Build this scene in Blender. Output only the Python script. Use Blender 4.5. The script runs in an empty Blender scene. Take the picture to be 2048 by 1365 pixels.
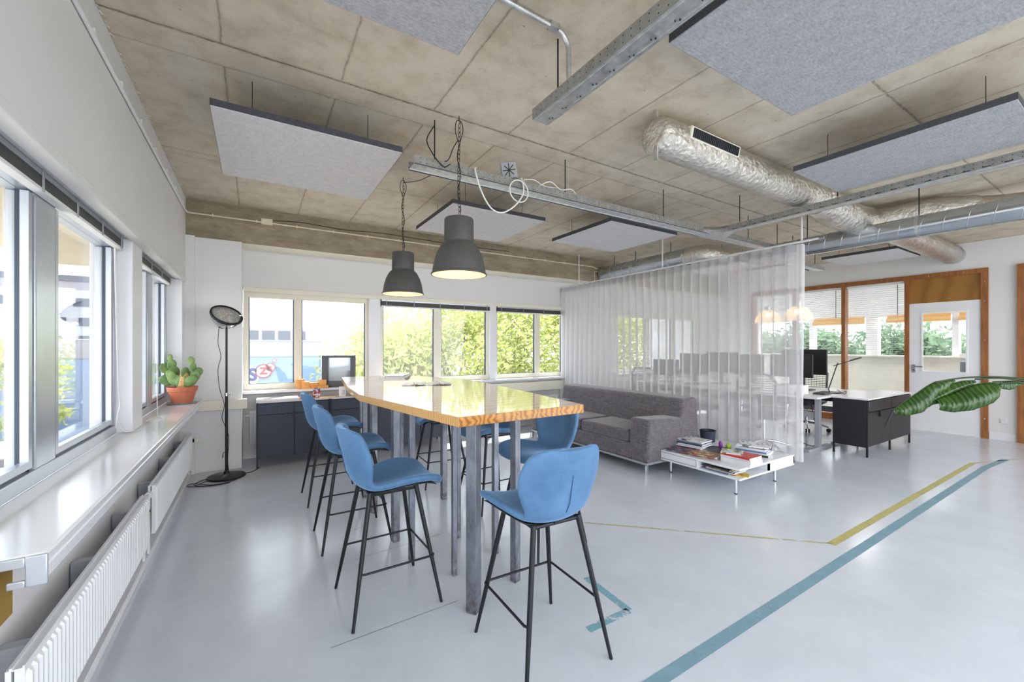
import bpy, bmesh, math, random
from mathutils import Vector, Matrix, Euler
random.seed(7)
PI = math.pi
S = bpy.context.scene
C = S.collection
# ------------------------------------------------------------------ view
S.view_settings.view_transform = 'Standard'
S.view_settings.look = 'None'
S.view_settings.gamma = 1
S.view_settings.use_curve_mapping = False
S.view_settings.exposure = 0.0

# ------------------------------------------------------------------ materials
def hexc(r, g, b):
    f = lambda c: ((c/255+0.055)/1.055)**2.4 if c/255 > 0.04045 else c/255/12.92
    return (f(r), f(g), f(b), 1)
MATS = {}
class NT:
    def __init__(s, name):
        s.m = bpy.data.materials.new(name); s.m.use_nodes = True
        s.t = s.m.node_tree; s.n = s.t.nodes; s.l = s.t.links
        s.b = s.n['Principled BSDF']; s.out = s.n['Material Output']
        s._tc = None
        MATS[name] = s.m
    def tc(s, scale=(1,1,1), rot=(0,0,0), loc=(0,0,0), kind='Object'):
        if s._tc is None: s._tc = s.n.new('ShaderNodeTexCoord')
        mp = s.n.new('ShaderNodeMapping')
        mp.inputs['Scale'].default_value = scale; mp.inputs['Rotation'].default_value = rot
        mp.inputs['Location'].default_value = loc
        s.l.new(s._tc.outputs[kind], mp.inputs[0]); return mp.outputs[0]
    def noise(s, vec, scale, detail=3, rough=.6, dist=0):
        n = s.n.new('ShaderNodeTexNoise'); n.inputs['Scale'].default_value = scale
        n.inputs['Detail'].default_value = detail; n.inputs['Roughness'].default_value = rough
        n.inputs['Distortion'].default_value = dist
        s.l.new(vec, n.inputs['Vector']); return n.outputs['Fac']
    def wave(s, vec, scale, dist=0, direc='X', detail=2, typ='BANDS'):
        n = s.n.new('ShaderNodeTexWave'); n.wave_type = typ
        if typ == 'BANDS': n.bands_direction = direc
        else: n.rings_direction = direc
        n.inputs['Scale'].default_value = scale
        n.inputs['Distortion'].default_value = dist; n.inputs['Detail'].default_value = detail
        s.l.new(vec, n.inputs['Vector']); return n.outputs['Fac']
    def vor(s, vec, scale, feat='F1', out='Distance'):
        n = s.n.new('ShaderNodeTexVoronoi'); n.feature = feat; n.inputs['Scale'].default_value = scale
        s.l.new(vec, n.inputs['Vector']); return n.outputs[out]
    def ramp(s, fac, stops, const=False):
        n = s.n.new('ShaderNodeValToRGB'); cr = n.color_ramp
        if const: cr.interpolation = 'CONSTANT'
        while len(cr.elements) < len(stops): cr.elements.new(.5)
        for e, (p, c) in zip(cr.elements, stops):
            e.position = p; e.color = c if len(c) == 4 else (*c, 1)
        s.l.new(fac, n.inputs[0]); return n.outputs[0]
    def mix(s, fac, a, b, mode='MIX'):
        n = s.n.new('ShaderNodeMix'); n.data_type = 'RGBA'; n.blend_type = mode
        for k, v in ((0, fac), (6, a), (7, b)):
            if isinstance(v, (int, float)): n.inputs[k].default_value = v
            elif isinstance(v, tuple): n.inputs[k].default_value = v if len(v) == 4 else (*v, 1)
            else: s.l.new(v, n.inputs[k])
        return n.outputs[2]
    def math(s, op, a, b=0.0, c=None):
        n = s.n.new('ShaderNodeMath'); n.operation = op
        for k, v in ((0, a), (1, b), (2, c)):
            if v is None: continue
            if isinstance(v, (int, float)): n.inputs[k].default_value = v
            else: s.l.new(v, n.inputs[k])
        return n.outputs[0]
    def sep(s, vec):
        n = s.n.new('ShaderNodeSeparateXYZ'); s.l.new(vec, n.inputs[0]); return n.outputs
    def bump(s, h, strength=.3, dist=.01):
        n = s.n.new('ShaderNodeBump'); n.inputs['Strength'].default_value = strength
        n.inputs['Distance'].default_value = dist
        s.l.new(h, n.inputs['Height']); s.l.new(n.outputs[0], s.b.inputs['Normal']); return n.outputs[0]
    def set(s, **k):
        for a, v in k.items():
            i = s.b.inputs[{'col':'Base Color','rough':'Roughness','metal':'Metallic','spec':'Specular IOR Level',
                'coat':'Coat Weight','coatr':'Coat Roughness','sheen':'Sheen Weight','sheenr':'Sheen Roughness','trans':'Transmission Weight',
                'em':'Emission Color','ems':'Emission Strength','alpha':'Alpha','sss':'Subsurface Weight'}[a]]
            if isinstance(v, (int, float, tuple)): i.default_value = v
            else: s.l.new(v, i)
        return s
def simple(name, col, rough=.5, metal=0, var=.06, vs=8, **k):
    m = NT(name)
    c = m.noise(m.tc(), vs, 3)
    lo = tuple(x*(1-var) for x in col[:3]); hi = tuple(min(1, x*(1+var)) for x in col[:3])
    m.set(col=m.ramp(c, [(.3, lo), (.7, hi)]), rough=rough, metal=metal, **k)
    return m.m

simple('wall_paint', hexc(226,226,226), .6, var=.02, vs=2)
simple('white_paint', hexc(232,233,236), .35, var=.02, vs=3)
simple('cream_paint', hexc(232,228,212), .5, var=.03, vs=3)
simple('white_gloss', hexc(236,238,242), .15, var=.01, vs=3)
simple('frame_alu', hexc(196,202,210), .32, .55, var=.04)
simple('frame_dark', hexc(70,78,92), .3, .4)
simple('radiator_white', hexc(232,234,236), .3, var=.02)
simple('black_metal', hexc(38,40,44), .42, .5)
simple('navy_metal', hexc(44,50,64), .42, .2)
simple('black_plastic', hexc(26,27,30), .45)
simple('dark_grey_plastic', hexc(84,86,92), .4)
simple('chrome', hexc(215,218,222), .14, 1.0, var=.03)
simple('brushed_steel', hexc(190,192,196), .35, 1.0)
simple('desk_white', hexc(222,222,222), .3, var=.02)
simple('terracotta', hexc(198,116,86), .8, var=.12, vs=30)
simple('soil', hexc(80,58,42), .95, var=.3, vs=60)
simple('lamp_grey', hexc(84,84,82), .5, .15, var=.03)
simple('ivory_plastic', hexc(228,222,196), .45, var=.02)
simple('white_plastic', hexc(232,232,232), .4, var=.02)
simple('grey_plastic', hexc(160,163,168), .4, var=.04)
simple('red_plastic', hexc(178,60,42), .4)
simple('purple_plastic', hexc(140,40,160), .4)
simple('lime_plastic', hexc(176,206,48), .4)
simple('paper', hexc(236,236,238), .7, var=.03, vs=40)
simple('cover_white', hexc(228,229,232), .3)
simple('cover_red', hexc(196,46,48), .35)
simple('cover_dark', hexc(52,50,58), .35)
simple('seam_blue', hexc(52,84,122), .6)
simple('cover_blue', hexc(96,118,160), .35)
simple('cover_maroon', hexc(96,52,62), .4)
simple('brown_carton', hexc(150,118,52), .8)
simple('stick_wood', hexc(226,164,96), .55, var=.12, vs=40)
simple('cactus_stem', hexc(196,158,106), .8, var=.25, vs=60)
simple('beige_concrete', hexc(196,182,152), .8)
simple('roof_brown', hexc(98,92,96), .8, var=.05)
simple('stone_coping', hexc(190,182,170), .8)
simple('facade_white', hexc(185,185,188), .8)
simple('facade_grey', hexc(156,152,162), .8, var=.03)
simple('facade_blue', hexc(132,156,192), .8, var=.03)
simple('roof_blue', hexc(60,100,150), .7)
simple('window_dark', hexc(70,80,96), .3)
simple('ground_grey', hexc(140,140,136), .9, var=.1)
simple('sign_blue', hexc(34,46,110), .6)
simple('sign_red', hexc(160,44,42), .6)
simple('sign_white', hexc(200,200,204), .6)
simple('bark', hexc(120,100,80), .9, var=.3, vs=20)

def mk_ceiling():
    m = NT('concrete_ceiling')
    v = m.tc(); x, y, z = m.sep(v)
    big = m.noise(v, .9, 5, .65); med = m.noise(v, 5, 6, .7); fine = m.noise(v, 60, 4, .7)
    col = m.ramp(big, [(.25, hexc(182,171,152)), (.5, hexc(204,194,176)), (.75, hexc(220,212,196))])
    col = m.mix(.55, col, m.ramp(med, [(.3, hexc(166,154,132)), (.5, hexc(208,198,180)), (.75, hexc(228,221,206))]))
    # rust-brown blotches and little pock marks
    st = m.ramp(m.noise(m.tc((1,1,1), loc=(3,7,0)), 3.2, 6, .75), [(.62, (0,0,0)), (.74, (1,1,1))])
    col = m.mix(m.math('MULTIPLY', st, .38), col, hexc(150,116,72))
    spk = m.ramp(m.vor(m.tc((1,1.6,1)), 9), [(.0, (1,1,1)), (.05, (1,1,1)), (.075, (0,0,0))])
    sel = m.ramp(m.noise(v, 2.3, 2), [(.5, (0,0,0)), (.56, (1,1,1))])
    col = m.mix(m.math('MULTIPLY', m.math('MULTIPLY', spk, sel), .55), col, hexc(82,72,58))
    # plank joints: cross joints every 60 cm, strips along X
    wob = m.math('MULTIPLY', m.math('SUBTRACT', m.noise(v, 14, 3), .5), .018)
    fx = m.math('ABSOLUTE', m.math('SUBTRACT', m.math('FRACT', m.math('DIVIDE', m.math('ADD', m.math('ADD', x, wob), .15+.3+6), .6)), .5))
    jx = m.math('LESS_THAN', fx, .009)
    jxs = m.ramp(fx, [(0, (1,1,1)), (.03, (0,0,0))])
    lines = None; soft = None
    for yy, w, s_ in ((2.72,.008,1.),(2.93,.005,.5),(4.35,.005,.6),(4.47,.004,.35),(1.0,.007,.8),(-.72,.008,1.),(-.5,.004,.5)):
        d = m.math('ABSOLUTE', m.math('SUBTRACT', m.math('ADD', y, wob), yy))
        a = m.math('MULTIPLY', m.math('LESS_THAN', d, w), s_)
        b = m.math('MULTIPLY', m.ramp(d, [(0, (1,1,1)), (.03, (0,0,0))]), s_)
        lines = a if lines is None else m.math('MAXIMUM', lines, a)
        soft = b if soft is None else m.math('MAXIMUM', soft, b)
    strip = m.math('MULTIPLY', m.math('GREATER_THAN', y, 2.725), m.math('LESS_THAN', y, 2.93))
    jx = m.math('MULTIPLY', jx, m.math('SUBTRACT', 1.0, strip))
    jxs = m.math('MULTIPLY', jxs, m.math('SUBTRACT', 1.0, strip))
    bro = m.ramp(m.noise(v, 25, 4, .8), [(.3, (.25,.25,.25)), (.6, (1,1,1))])
    col = m.mix(m.math('MULTIPLY', m.math('MAXIMUM', jxs, soft), .22), col, hexc(140,124,100))
    col = m.mix(m.math('MULTIPLY', m.math('MULTIPLY', m.math('MAXIMUM', m.math('MULTIPLY', jx, .55), m.math('MULTIPLY', lines, .85)), bro), .8), col, hexc(70,60,46))
    m.set(col=col, rough=.85)
    h = m.math('SUBTRACT', m.math('MULTIPLY', fine, .3), m.math('MAXIMUM', jxs, soft))
    m.bump(h, .4, .006)
mk_ceiling()
def mk_beam():
    m = NT('concrete_beam'); v = m.tc((.35,1,1))
    a = m.noise(v, 9, 7, .75); b = m.noise(m.tc((.12,1,1.4)), 26, 4, .7)
    col = m.ramp(a, [(.3, hexc(124,114,96)), (.5, hexc(158,147,126)), (.72, hexc(184,173,152))])
    col = m.mix(.18, col, m.ramp(b, [(.35, hexc(92,82,64)), (.6, hexc(158,146,124))]))
    m.set(col=col, rough=.9); m.bump(a, .5, .01)
mk_beam()
def mk_floor():
    m = NT('floor_resin'); v = m.tc()
    a = m.noise(v, .7, 4, .6); b = m.noise(v, 3.5, 5, .7, .6)
    col = m.ramp(a, [(.3, hexc(199,204,212)), (.7, hexc(212,217,225))])
    col = m.mix(.3, col, m.ramp(b, [(.3, hexc(192,197,205)), (.7, hexc(218,223,231))]))
    scr = m.ramp(m.vor(m.tc((1,2.6,1), rot=(0,0,.7)), 3.1), [(0, (1,1,1)), (.018, (1,1,1)), (.028, (0,0,0))])
    sel = m.ramp(m.noise(v, 1.4, 2), [(.5, (0,0,0)), (.55, (1,1,1))])
    col = m.mix(m.math('MULTIPLY', m.math('MULTIPLY', scr, sel), .5), col, hexc(130,132,136))
    r = m.ramp(m.noise(v, 2.2, 5, .7), [(.3, (.14,)*3), (.7, (.27,)*3)])
    m.set(col=col, rough=r, spec=.55); m.bump(m.noise(v, 1.6, 3), .05, .02)
mk_floor()
def mk_felt(name, dark, light, sc):
    m = NT(name); v = m.tc((1,1,1))
    a = m.noise(m.tc((1,2.2,1)), sc, 6, .8); b = m.noise(v, sc*.35, 3, .6)
    col = m.ramp(a, [(.35, dark), (.5, tuple((p+q)/2 for p, q in zip(dark, light))), (.66, light)])
    col = m.mix(.25, col, m.ramp(b, [(.3, dark), (.7, light)]))
    m.set(col=col, rough=.95); m.bump(a, .35, .004)
mk_felt('felt_grey', hexc(182,182,186), hexc(228,228,230), 45)
mk_felt('felt_edge', hexc(60,62,68), hexc(82,84,90), 40)
mk_felt('felt_dark', hexc(136,137,142), hexc(192,193,198), 45)
def mk_metal(name, c1, c2, rough, sc=18, bmp=.0, bs=30):
    m = NT(name); v = m.tc()
    a = m.noise(v, sc, 4, .6)
    m.set(col=m.ramp(a, [(.3, c1), (.7, c2)]), metal=1.0, rough=m.ramp(m.noise(v, sc*.6, 4), [(.3, (rough*.7,)*3), (.7, (rough*1.35,)*3)]))
    if bmp:
        cr = m.math('ADD', m.math('MULTIPLY', m.vor(m.tc((1,1.6,1.6)), bs, 'F1'), .6), m.math('MULTIPLY', m.noise(m.tc(), bs*.8, 5, .8, 1.5), .9))
        m.bump(cr, bmp, .016)
mk_metal('galvanised', hexc(190,192,194), hexc(222,224,226), .42, 25)
mk_metal('galvanised_duct', hexc(184,190,198), hexc(196,202,208), .26, 3)
mk_metal('foil', hexc(205,202,196), hexc(232,229,222), .2, 4, .6, 24)
def mk_tray():
    m = NT('perforated_tray'); v = m.tc()
    x, y, z = m.sep(v)
    def dots(u, w, per, r):
        fu = m.math('SUBTRACT', m.math('FRACT', m.math('DIVIDE', u, per)), .5)
        fw = m.math('SUBTRACT', m.math('FRACT', m.math('DIVIDE', w, .03)), .5)
        d = m.math('ADD', m.math('POWER', m.math('MULTIPLY', fu, per), 2), m.math('POWER', m.math('MULTIPLY', fw, .03), 2))
        return m.math('LESS_THAN', d, r*r)
    s_ = m.math('ADD', x, y)
    d = dots(s_, z, .045, .0032)
    a = m.noise(v, 18, 4)
    col = m.ramp(a, [(.3, hexc(132,131,126)), (.7, hexc(160,160,157))])
    col = m.mix(d, col, hexc(28,28,28))
    m.set(col=col, metal=.25, rough=.45)
mk_tray()
def mk_wood(name, c1, c2, c3, vec_rot=(0,0,0), sc=9, dist=5, coat=.0, rough=.35, knots=True, scale=(1,1,1)):
    m = NT(name); v = m.tc(scale, vec_rot)
    w = m.wave(v, sc, dist, 'X', 3); n = m.noise(m.tc((2,18,18), vec_rot), 6, 4)
    col = m.ramp(w, [(.0, c1), (.35, c2), (.8, c3)])
    col = m.mix(.3, col, m.ramp(n, [(.3, c1), (.7, c3)]))
    m.set(col=col, rough=rough, coat=coat, coatr=.06)
    return m
mk_wood('table_wood_top', hexc(196,148,92), hexc(222,184,130), hexc(236,204,156), (0,0,PI/2-.1), 3.2, 4, 1.0, .3)
mk_wood('table_wood_edge', hexc(132,72,18), hexc(178,112,40), hexc(204,146,66), (0,0,0), 9, 9, .8, .3, scale=(1,1,2.2))
mk_wood('table_wood_grain', hexc(184,128,62), hexc(212,160,90), hexc(226,182,118), (0,0,PI/2), 20, 2, .8, .35)
def mk_post():
    m = NT('partition_wood'); v = m.tc((6,6,.6))
    a = m.noise(v, 5, 5, .6)
    m.set(col=m.ramp(a, [(.3, hexc(128,76,36)), (.5, hexc(150,94,48)), (.7, hexc(170,110,60))]), rough=.4)
mk_post()
mk_wood('panel_wood', hexc(136,90,30), hexc(154,106,40), hexc(164,116,48), (0,0,PI/2), 1.2, 6, .2, .45)
mk_wood('bamboo', hexc(206,150,80), hexc(226,176,104), hexc(236,194,128), (0,PI/2,0), 30, 1, .0, .6)
def mk_velvet():
    m = NT('blue_velvet'); v = m.tc()
    a = m.noise(v, 6, 4, .6); b = m.noise(m.tc(), 140, 2)
    col = m.ramp(a, [(.3, hexc(72,108,146)), (.7, hexc(92,130,168))])
    m.set(col=col, rough=.75, sheen=.9, sheenr=.35, spec=.3)
    m.b.inputs['Sheen Tint'].default_value = hexc(150,186,226)
    m.bump(b, .12, .002)
mk_velvet()
def mk_sofa():
    m = NT('sofa_weave'); v = m.tc()
    a = m.noise(m.tc((10,10,80)), 1, 4, .75); b = m.noise(m.tc((90,90,9)), 1, 4, .75)
    col = m.mix(.5, m.ramp(a, [(.35, hexc(62,57,61)), (.65, hexc(128,120,124))]), m.ramp(b, [(.35, hexc(66,62,68)), (.65, hexc(124,118,124))]))
    m.set(col=col, rough=.92, sheen=.3); m.bump(a, .35, .004)
mk_sofa()
def mk_leg():
    m = NT('raw_steel'); v = m.tc((1,1,.35))
    a = m.noise(v, 11, 6, .75)
    col = m.ramp(a, [(.3, hexc(104,106,114)), (.5, hexc(134,138,148)), (.7, hexc(164,168,178))])
    x, y, z = m.sep(m.tc())
    rust = m.math('MULTIPLY', m.ramp(z, [(.0, (1,1,1)), (.25, (0,0,0))]), m.ramp(m.noise(m.tc(), 30, 4), [(.45, (0,0,0)), (.6, (1,1,1))]))
    col = m.mix(m.math('MULTIPLY', rust, .7), col, hexc(96,66,52))
    m.set(col=col, metal=.75, rough=.42)
mk_leg()
def mk_glass(name, tint=(.98,.99,1,1), refl=1.0):
    m = NT(name); m.n.remove(m.b)
    t = m.n.new('ShaderNodeBsdfTransparent'); t.inputs[0].default_value = tint
    g = m.n.new('ShaderNodeBsdfGlossy'); g.inputs['Roughness'].default_value = .02
    f = m.n.new('ShaderNodeLayerWeight'); f.inputs[0].default_value = .5
    mx = m.n.new('ShaderNodeMixShader')
    fac = m.math('MULTIPLY', m.math('ADD', .035, m.math('MULTIPLY', m.math('POWER', f.outputs['Facing'], 5), .8)), refl)
    m.l.new(fac, mx.inputs[0]); m.l.new(t.outputs[0], mx.inputs[1]); m.l.new(g.outputs[0], mx.inputs[2])
    m.l.new(mx.outputs[0], m.out.inputs[0])
mk_glass('window_glass', refl=1.3)
def mk_curtain(name, col, tr, band=False):
    m = NT(name); m.n.remove(m.b)
    v = m.tc((1,1,1)); w = m.noise(m.tc((60,60,1)), 5, 3); n = m.noise(v, 2.5, 3)
    t = m.n.new('ShaderNodeBsdfTransparent')
    d = m.n.new('ShaderNodeBsdfDiffuse'); l = m.n.new('ShaderNodeBsdfTranslucent')
    d.inputs[0].default_value = col; l.inputs[0].default_value = col
    a = m.n.new('ShaderNodeMixShader'); a.inputs[0].default_value = .5
    m.l.new(d.outputs[0], a.inputs[1]); m.l.new(l.outputs[0], a.inputs[2])
    # open weave: the more grazing the view, the more thread is seen
    lw = m.n.new('ShaderNodeLayerWeight'); lw.inputs[0].default_value = .5
    fc = m.math('ADD', m.math('MULTIPLY', lw.outputs['Facing'], .45), 1-tr)
    fc = m.math('ADD', fc, m.math('MULTIPLY', m.math('SUBTRACT', w, .5), .12))
    fc = m.math('MINIMUM', fc, .97)
    b = m.n.new('ShaderNodeMixShader')
    m.l.new(fc, b.inputs[0]); m.l.new(t.outputs[0], b.inputs[1]); m.l.new(a.outputs[0], b.inputs[2])
    m.l.new(b.outputs[0], m.out.inputs[0])
mk_curtain('sheer_curtain', (.90,.90,.91,1), .45)
mk_curtain('curtain_band', (.62,.62,.64,1), .3)
def mk_leafmat(name, c1, c2, c3, sc=.8, tl=.5, glossy=False):
    m = NT(name); m.n.remove(m.b)
    a = m.noise(m.tc(), sc, 4, .7)
    col = m.ramp(a, [(.3, c1), (.5, c2), (.7, c3)])
    d = m.n.new('ShaderNodeBsdfDiffuse'); l = m.n.new('ShaderNodeBsdfTranslucent')
    m.l.new(col, d.inputs[0]); m.l.new(col, l.inputs[0])
    x = m.n.new('ShaderNodeMixShader'); x.inputs[0].default_value = tl
    m.l.new(d.outputs[0], x.inputs[1]); m.l.new(l.outputs[0], x.inputs[2])
    m.l.new(x.outputs[0], m.out.inputs[0])
mk_leafmat('tree_leaves', hexc(152,160,82), hexc(192,198,122), hexc(220,222,166), 1.2, .5)
mk_leafmat('tree_leaves_cool', hexc(96,124,96), hexc(126,150,120), hexc(160,178,148), 1.2, .45)
def mk_banana():
    m = NT('banana_leaf'); v = m.tc(kind='UV')
    w = m.wave(v, 5, 7, 'X', 4); n = m.noise(m.tc(kind='UV'), 4, 3)
    col = m.ramp(w, [(.0, hexc(14,40,12)), (.6, hexc(36,80,20)), (.85, hexc(48,88,24)), (1, hexc(72,112,38))])
    col = m.mix(.45, col, m.ramp(n, [(.3, hexc(16,44,18)), (.7, hexc(78,118,30))]))
    m.set(col=col, rough=.25, spec=.6); m.bump(w, .4, .01)
mk_banana()
simple('banana_stem', hexc(52,72,36), .4, var=.2)
simple('dry_tip', hexc(70,60,50), .8)
def mk_cactus():
    m = NT('cactus_pad'); v = m.tc()
    d = m.ramp(m.vor(v, 45), [(0, (1,1,1)), (.12, (0,0,0))])
    col = m.ramp(m.noise(v, 14, 3), [(.3, hexc(70,104,52)), (.7, hexc(122,150,82))])
    col = m.mix(m.math('MULTIPLY', d, .7), col, hexc(214,204,150))
    m.set(col=col, rough=.5)
mk_cactus()
def mk_honey():
    m = NT('embossed_navy'); v = m.tc()
    x, y, z = m.sep(v)
    h = m.math('MULTIPLY', m.math('SINE', m.math('MULTIPLY', m.math('ADD', x, m.math('MULTIPLY', z, 1.0)), 190)), m.math('SINE', m.math('MULTIPLY', m.math('SUBTRACT', x, m.math('MULTIPLY', z, 1.0)), 190)))
    col = m.ramp(h, [(.0, hexc(62,70,88)), (.25, hexc(40,46,60)), (.6, hexc(24,28,38))])
    m.set(col=col, rough=.45, metal=.2)
mk_honey()
def mk_tape(name, c, wear, alongx=True):
    m = NT(name); v = m.tc()
    a = m.noise(v, 22, 6, .8); b = m.noise(v, 3, 2)
    al = m.ramp(m.math('ADD', m.math('MULTIPLY', a, .7), m.math('MULTIPLY', b, .3)), [(wear, (0,0,0)), (wear+.04, (1,1,1))])
    m.set(col=m.ramp(m.noise(v, 9, 3), [(.3, tuple(q*.85 for q in c[:3])), (.7, c)]), rough=.5, alpha=al)
mk_tape('tape_yellow', hexc(196,186,118), .39)
mk_tape('tape_yellow_faint', hexc(204,196,140), .46)
mk_tape('tape_blue', hexc(128,164,178), .37)
mk_tape('tape_blue_worn', hexc(126,176,190), .43)
def mk_print(name, cols, sc, base=None):
    m = NT(name); v = m.tc()
    a = m.vor(m.tc((1,1,1)), sc, out='Color'); n = m.noise(v, sc*1.5, 3)
    s = m.sep(a)[0]
    col = m.ramp(s, [(i/len(cols), c) for i, c in enumerate(cols)], True)
    if base is not None:
        msk = m.ramp(m.noise(v, 9, 1), [(.47, (0,0,0)), (.5, (1,1,1))], False)
        col = m.mix(msk, base, col)
    m.set(col=col, rough=.35)
mk_print('print_photo', [hexc(200,180,120), hexc(150,120,80), hexc(220,200,160), hexc(110,100,70), hexc(170,70,60)], 30)
mk_print('print_dark', [hexc(60,66,90), hexc(90,96,120), hexc(40,42,56), hexc(160,160,170), hexc(170,60,70)], 22)
mk_print('print_white', [hexc(225,226,230), hexc(225,226,230), hexc(120,110,100), hexc(225,226,230), hexc(90,90,90), hexc(225,226,230)], 42, hexc(228,229,232))
mk_print('print_green', [hexc(190,200,170), hexc(110,120,70), hexc(220,222,214), hexc(80,90,60)], 26, hexc(214,216,214))
mk_print('print_yellow', [hexc(214,178,24), hexc(214,178,24), hexc(150,80,60), hexc(220,190,40)], 18)
mk_print('print_mug', [hexc(220,226,236), hexc(200,50,60), hexc(60,80,140), hexc(40,40,50), hexc(120,150,190), hexc(222,90,60)], 55)
mk_print('print_pink', [hexc(196,160,160), hexc(170,140,150), hexc(210,200,200), hexc(150,110,120)], 30)
mk_print('print_news', [hexc(210,212,214), hexc(150,154,160), hexc(225,226,226), hexc(180,184,188)], 40)
def emis(name, col, s):
    m = NT(name); m.set(col=col, em=col, ems=s, rough=.5); return m.m
emis('bulb_warm', (1,.72,.42,1), 5)
emis('tube_light', (1,.97,.9,1), 14)
def mk_shade_in():
    m = NT('shade_inside'); m.set(col=(.95,.78,.55,1), rough=.6)
mk_shade_in()
def mk_opal():
    m = NT('opal_glass'); m.n.remove(m.b)
    t = m.n.new('ShaderNodeBsdfTranslucent'); t.inputs[0].default_value = (1,.9,.76,1)
    g = m.n.new('ShaderNodeBsdfTransparent'); g.inputs[0].default_value = (1,.96,.9,1)
    d = m.n.new('ShaderNodeBsdfDiffuse'); d.inputs[0].default_value = (1,.94,.86,1)
    a = m.n.new('ShaderNodeMixShader'); a.inputs[0].default_value = .5
    m.l.new(t.outputs[0], a.inputs[1]); m.l.new(d.outputs[0], a.inputs[2])
    b = m.n.new('ShaderNodeMixShader'); b.inputs[0].default_value = .7
    m.l.new(g.outputs[0], b.inputs[1]); m.l.new(a.outputs[0], b.inputs[2])
    m.l.new(b.outputs[0], m.out.inputs[0])
mk_opal()
def mk_screen():
    m = NT('screen_black'); m.set(col=(.012,.012,.014,1), rough=.18)
    m = NT('screen_glassy'); m.set(col=(.55,.6,.62,1), rough=.06, spec=.8, metal=.3)
    m = NT('lens_glass'); m.set(col=m.ramp(m.vor(m.tc(), 26), [(0,(.95,.93,.9)), (.5,(.6,.59,.57))]), rough=.12, metal=.5)
    m.bump(m.wave(m.tc(), 30, 1, 'X'), .6, .01)
mk_screen()

# ------------------------------------------------------------------ mesh helpers
class MB:
    def __init__(s): s.v = []; s.f = []; s.uv = None
    def add(s, vs, fs):
        o = len(s.v); s.v += [tuple(p) for p in vs]; s.f += [tuple(i+o for i in f) for f in fs]; return s
    def box(s, x0, x1, y0, y1, z0, z1):
        vs = [(x, y, z) for z in (z0, z1) for y in (y0, y1) for x in (x0, x1)]
        return s.add(vs, [(0,2,3,1), (4,5,7,6), (0,1,5,4), (2,6,7,3), (0,4,6,2), (1,3,7,5)])
    def obox(s, c, size, rot=(0,0,0)):
        R = Euler(rot).to_matrix(); hx, hy, hz = (q/2 for q in size); c = Vector(c)
        vs = [tuple(c+R@Vector((x, y, z))) for z in (-hz, hz) for y in (-hy, hy) for x in (-hx, hx)]
        return s.add(vs, [(0,2,3,1), (4,5,7,6), (0,1,5,4), (2,6,7,3), (0,4,6,2), (1,3,7,5)])
    def prism(s, poly, z0, z1):
        n = len(poly); vs = [(x, y, z0) for x, y in poly]+[(x, y, z1) for x, y in poly]
        return s.add(vs, [tuple(range(n))[::-1], tuple(range(n, 2*n))]+[(i, (i+1)%n, (i+1)%n+n, i+n) for i in range(n)])
    def tube(s, pts, r, n=8, cap=True):
        pts = [Vector(p) for p in pts]; rr = r if isinstance(r, (list, tuple)) else [r]*len(pts)
        up = None; rings = []
        for i, p in enumerate(pts):
            t = (pts[min(i+1, len(pts)-1)]-pts[max(i-1, 0)])
            if t.length < 1e-9: t = Vector((0,0,1))
            t.normalize()
            if up is None:
                a = Vector((0,0,1)) if abs(t.z) < .9 else Vector((1,0,0)); up = t.cross(a).normalized()
            else:
                up = up-t*up.dot(t)
                if up.length < 1e-6: up = t.orthogonal()
                up.normalize()
            w = t.cross(up)
            rings.append([tuple(p+(up*math.cos(2*PI*k/n)+w*math.sin(2*PI*k/n))*rr[i]) for k in range(n)])
        o = len(s.v)
        for R in rings: s.v += R
        for i in range(len(rings)-1):
            for k in range(n):
                a = o+i*n+k; b = o+i*n+(k+1)%n; s.f.append((a, b, b+n, a+n))
        if cap:
            s.f.append(tuple(o+k for k in range(n))[::-1]); s.f.append(tuple(o+(len(rings)-1)*n+k for k in range(n)))
        return s
    def lathe(s, prof, c=(0,0,0), n=32, R=None, cap0=False, cap1=False):
        c = Vector(c); o = len(s.v)
        for r, z in prof:
            for k in range(n):
                p = Vector((r*math.cos(2*PI*k/n), r*math.sin(2*PI*k/n), z))
                if R is not None: p = R@p
                s.v.append(tuple(c+p))
        for i in range(len(prof)-1):
            for k in range(n):
                a = o+i*n+k; b = o+i*n+(k+1)%n; s.f.append((a, b, b+n, a+n))
        if cap0: s.f.append(tuple(o+k for k in range(n))[::-1])
        if cap1: s.f.append(tuple(o+(len(prof)-1)*n+k for k in range(n)))
        return s
    def grid(s, rows):
        o = len(s.v); m_ = len(rows[0])
        for r in rows: s.v += [tuple(p) for p in r]
        for i in range(len(rows)-1):
            for k in range(m_-1):
                a = o+i*m_+k; s.f.append((a, a+1, a+m_+1, a+m_))
        return s
    def sphere(s, c, r, sc=(1,1,1), nu=12, nv=8, R=None):
        prof = [(max(1e-4, math.sin(PI*i/nv))*1.0, -math.cos(PI*i/nv)) for i in range(nv+1)]
        c = Vector(c); o = len(s.v)
        for a, z in prof:
            for k in range(nu):
                p = Vector((a*math.cos(2*PI*k/nu)*sc[0], a*math.sin(2*PI*k/nu)*sc[1], z*sc[2]))*r
                if R is not None: p = R@p
                s.v.append(tuple(c+p))
        for i in range(nv):
            for k in range(nu):
                a = o+i*nu+k; b = o+i*nu+(k+1)%nu; s.f.append((a, b, b+nu, a+nu))
        return s

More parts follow.
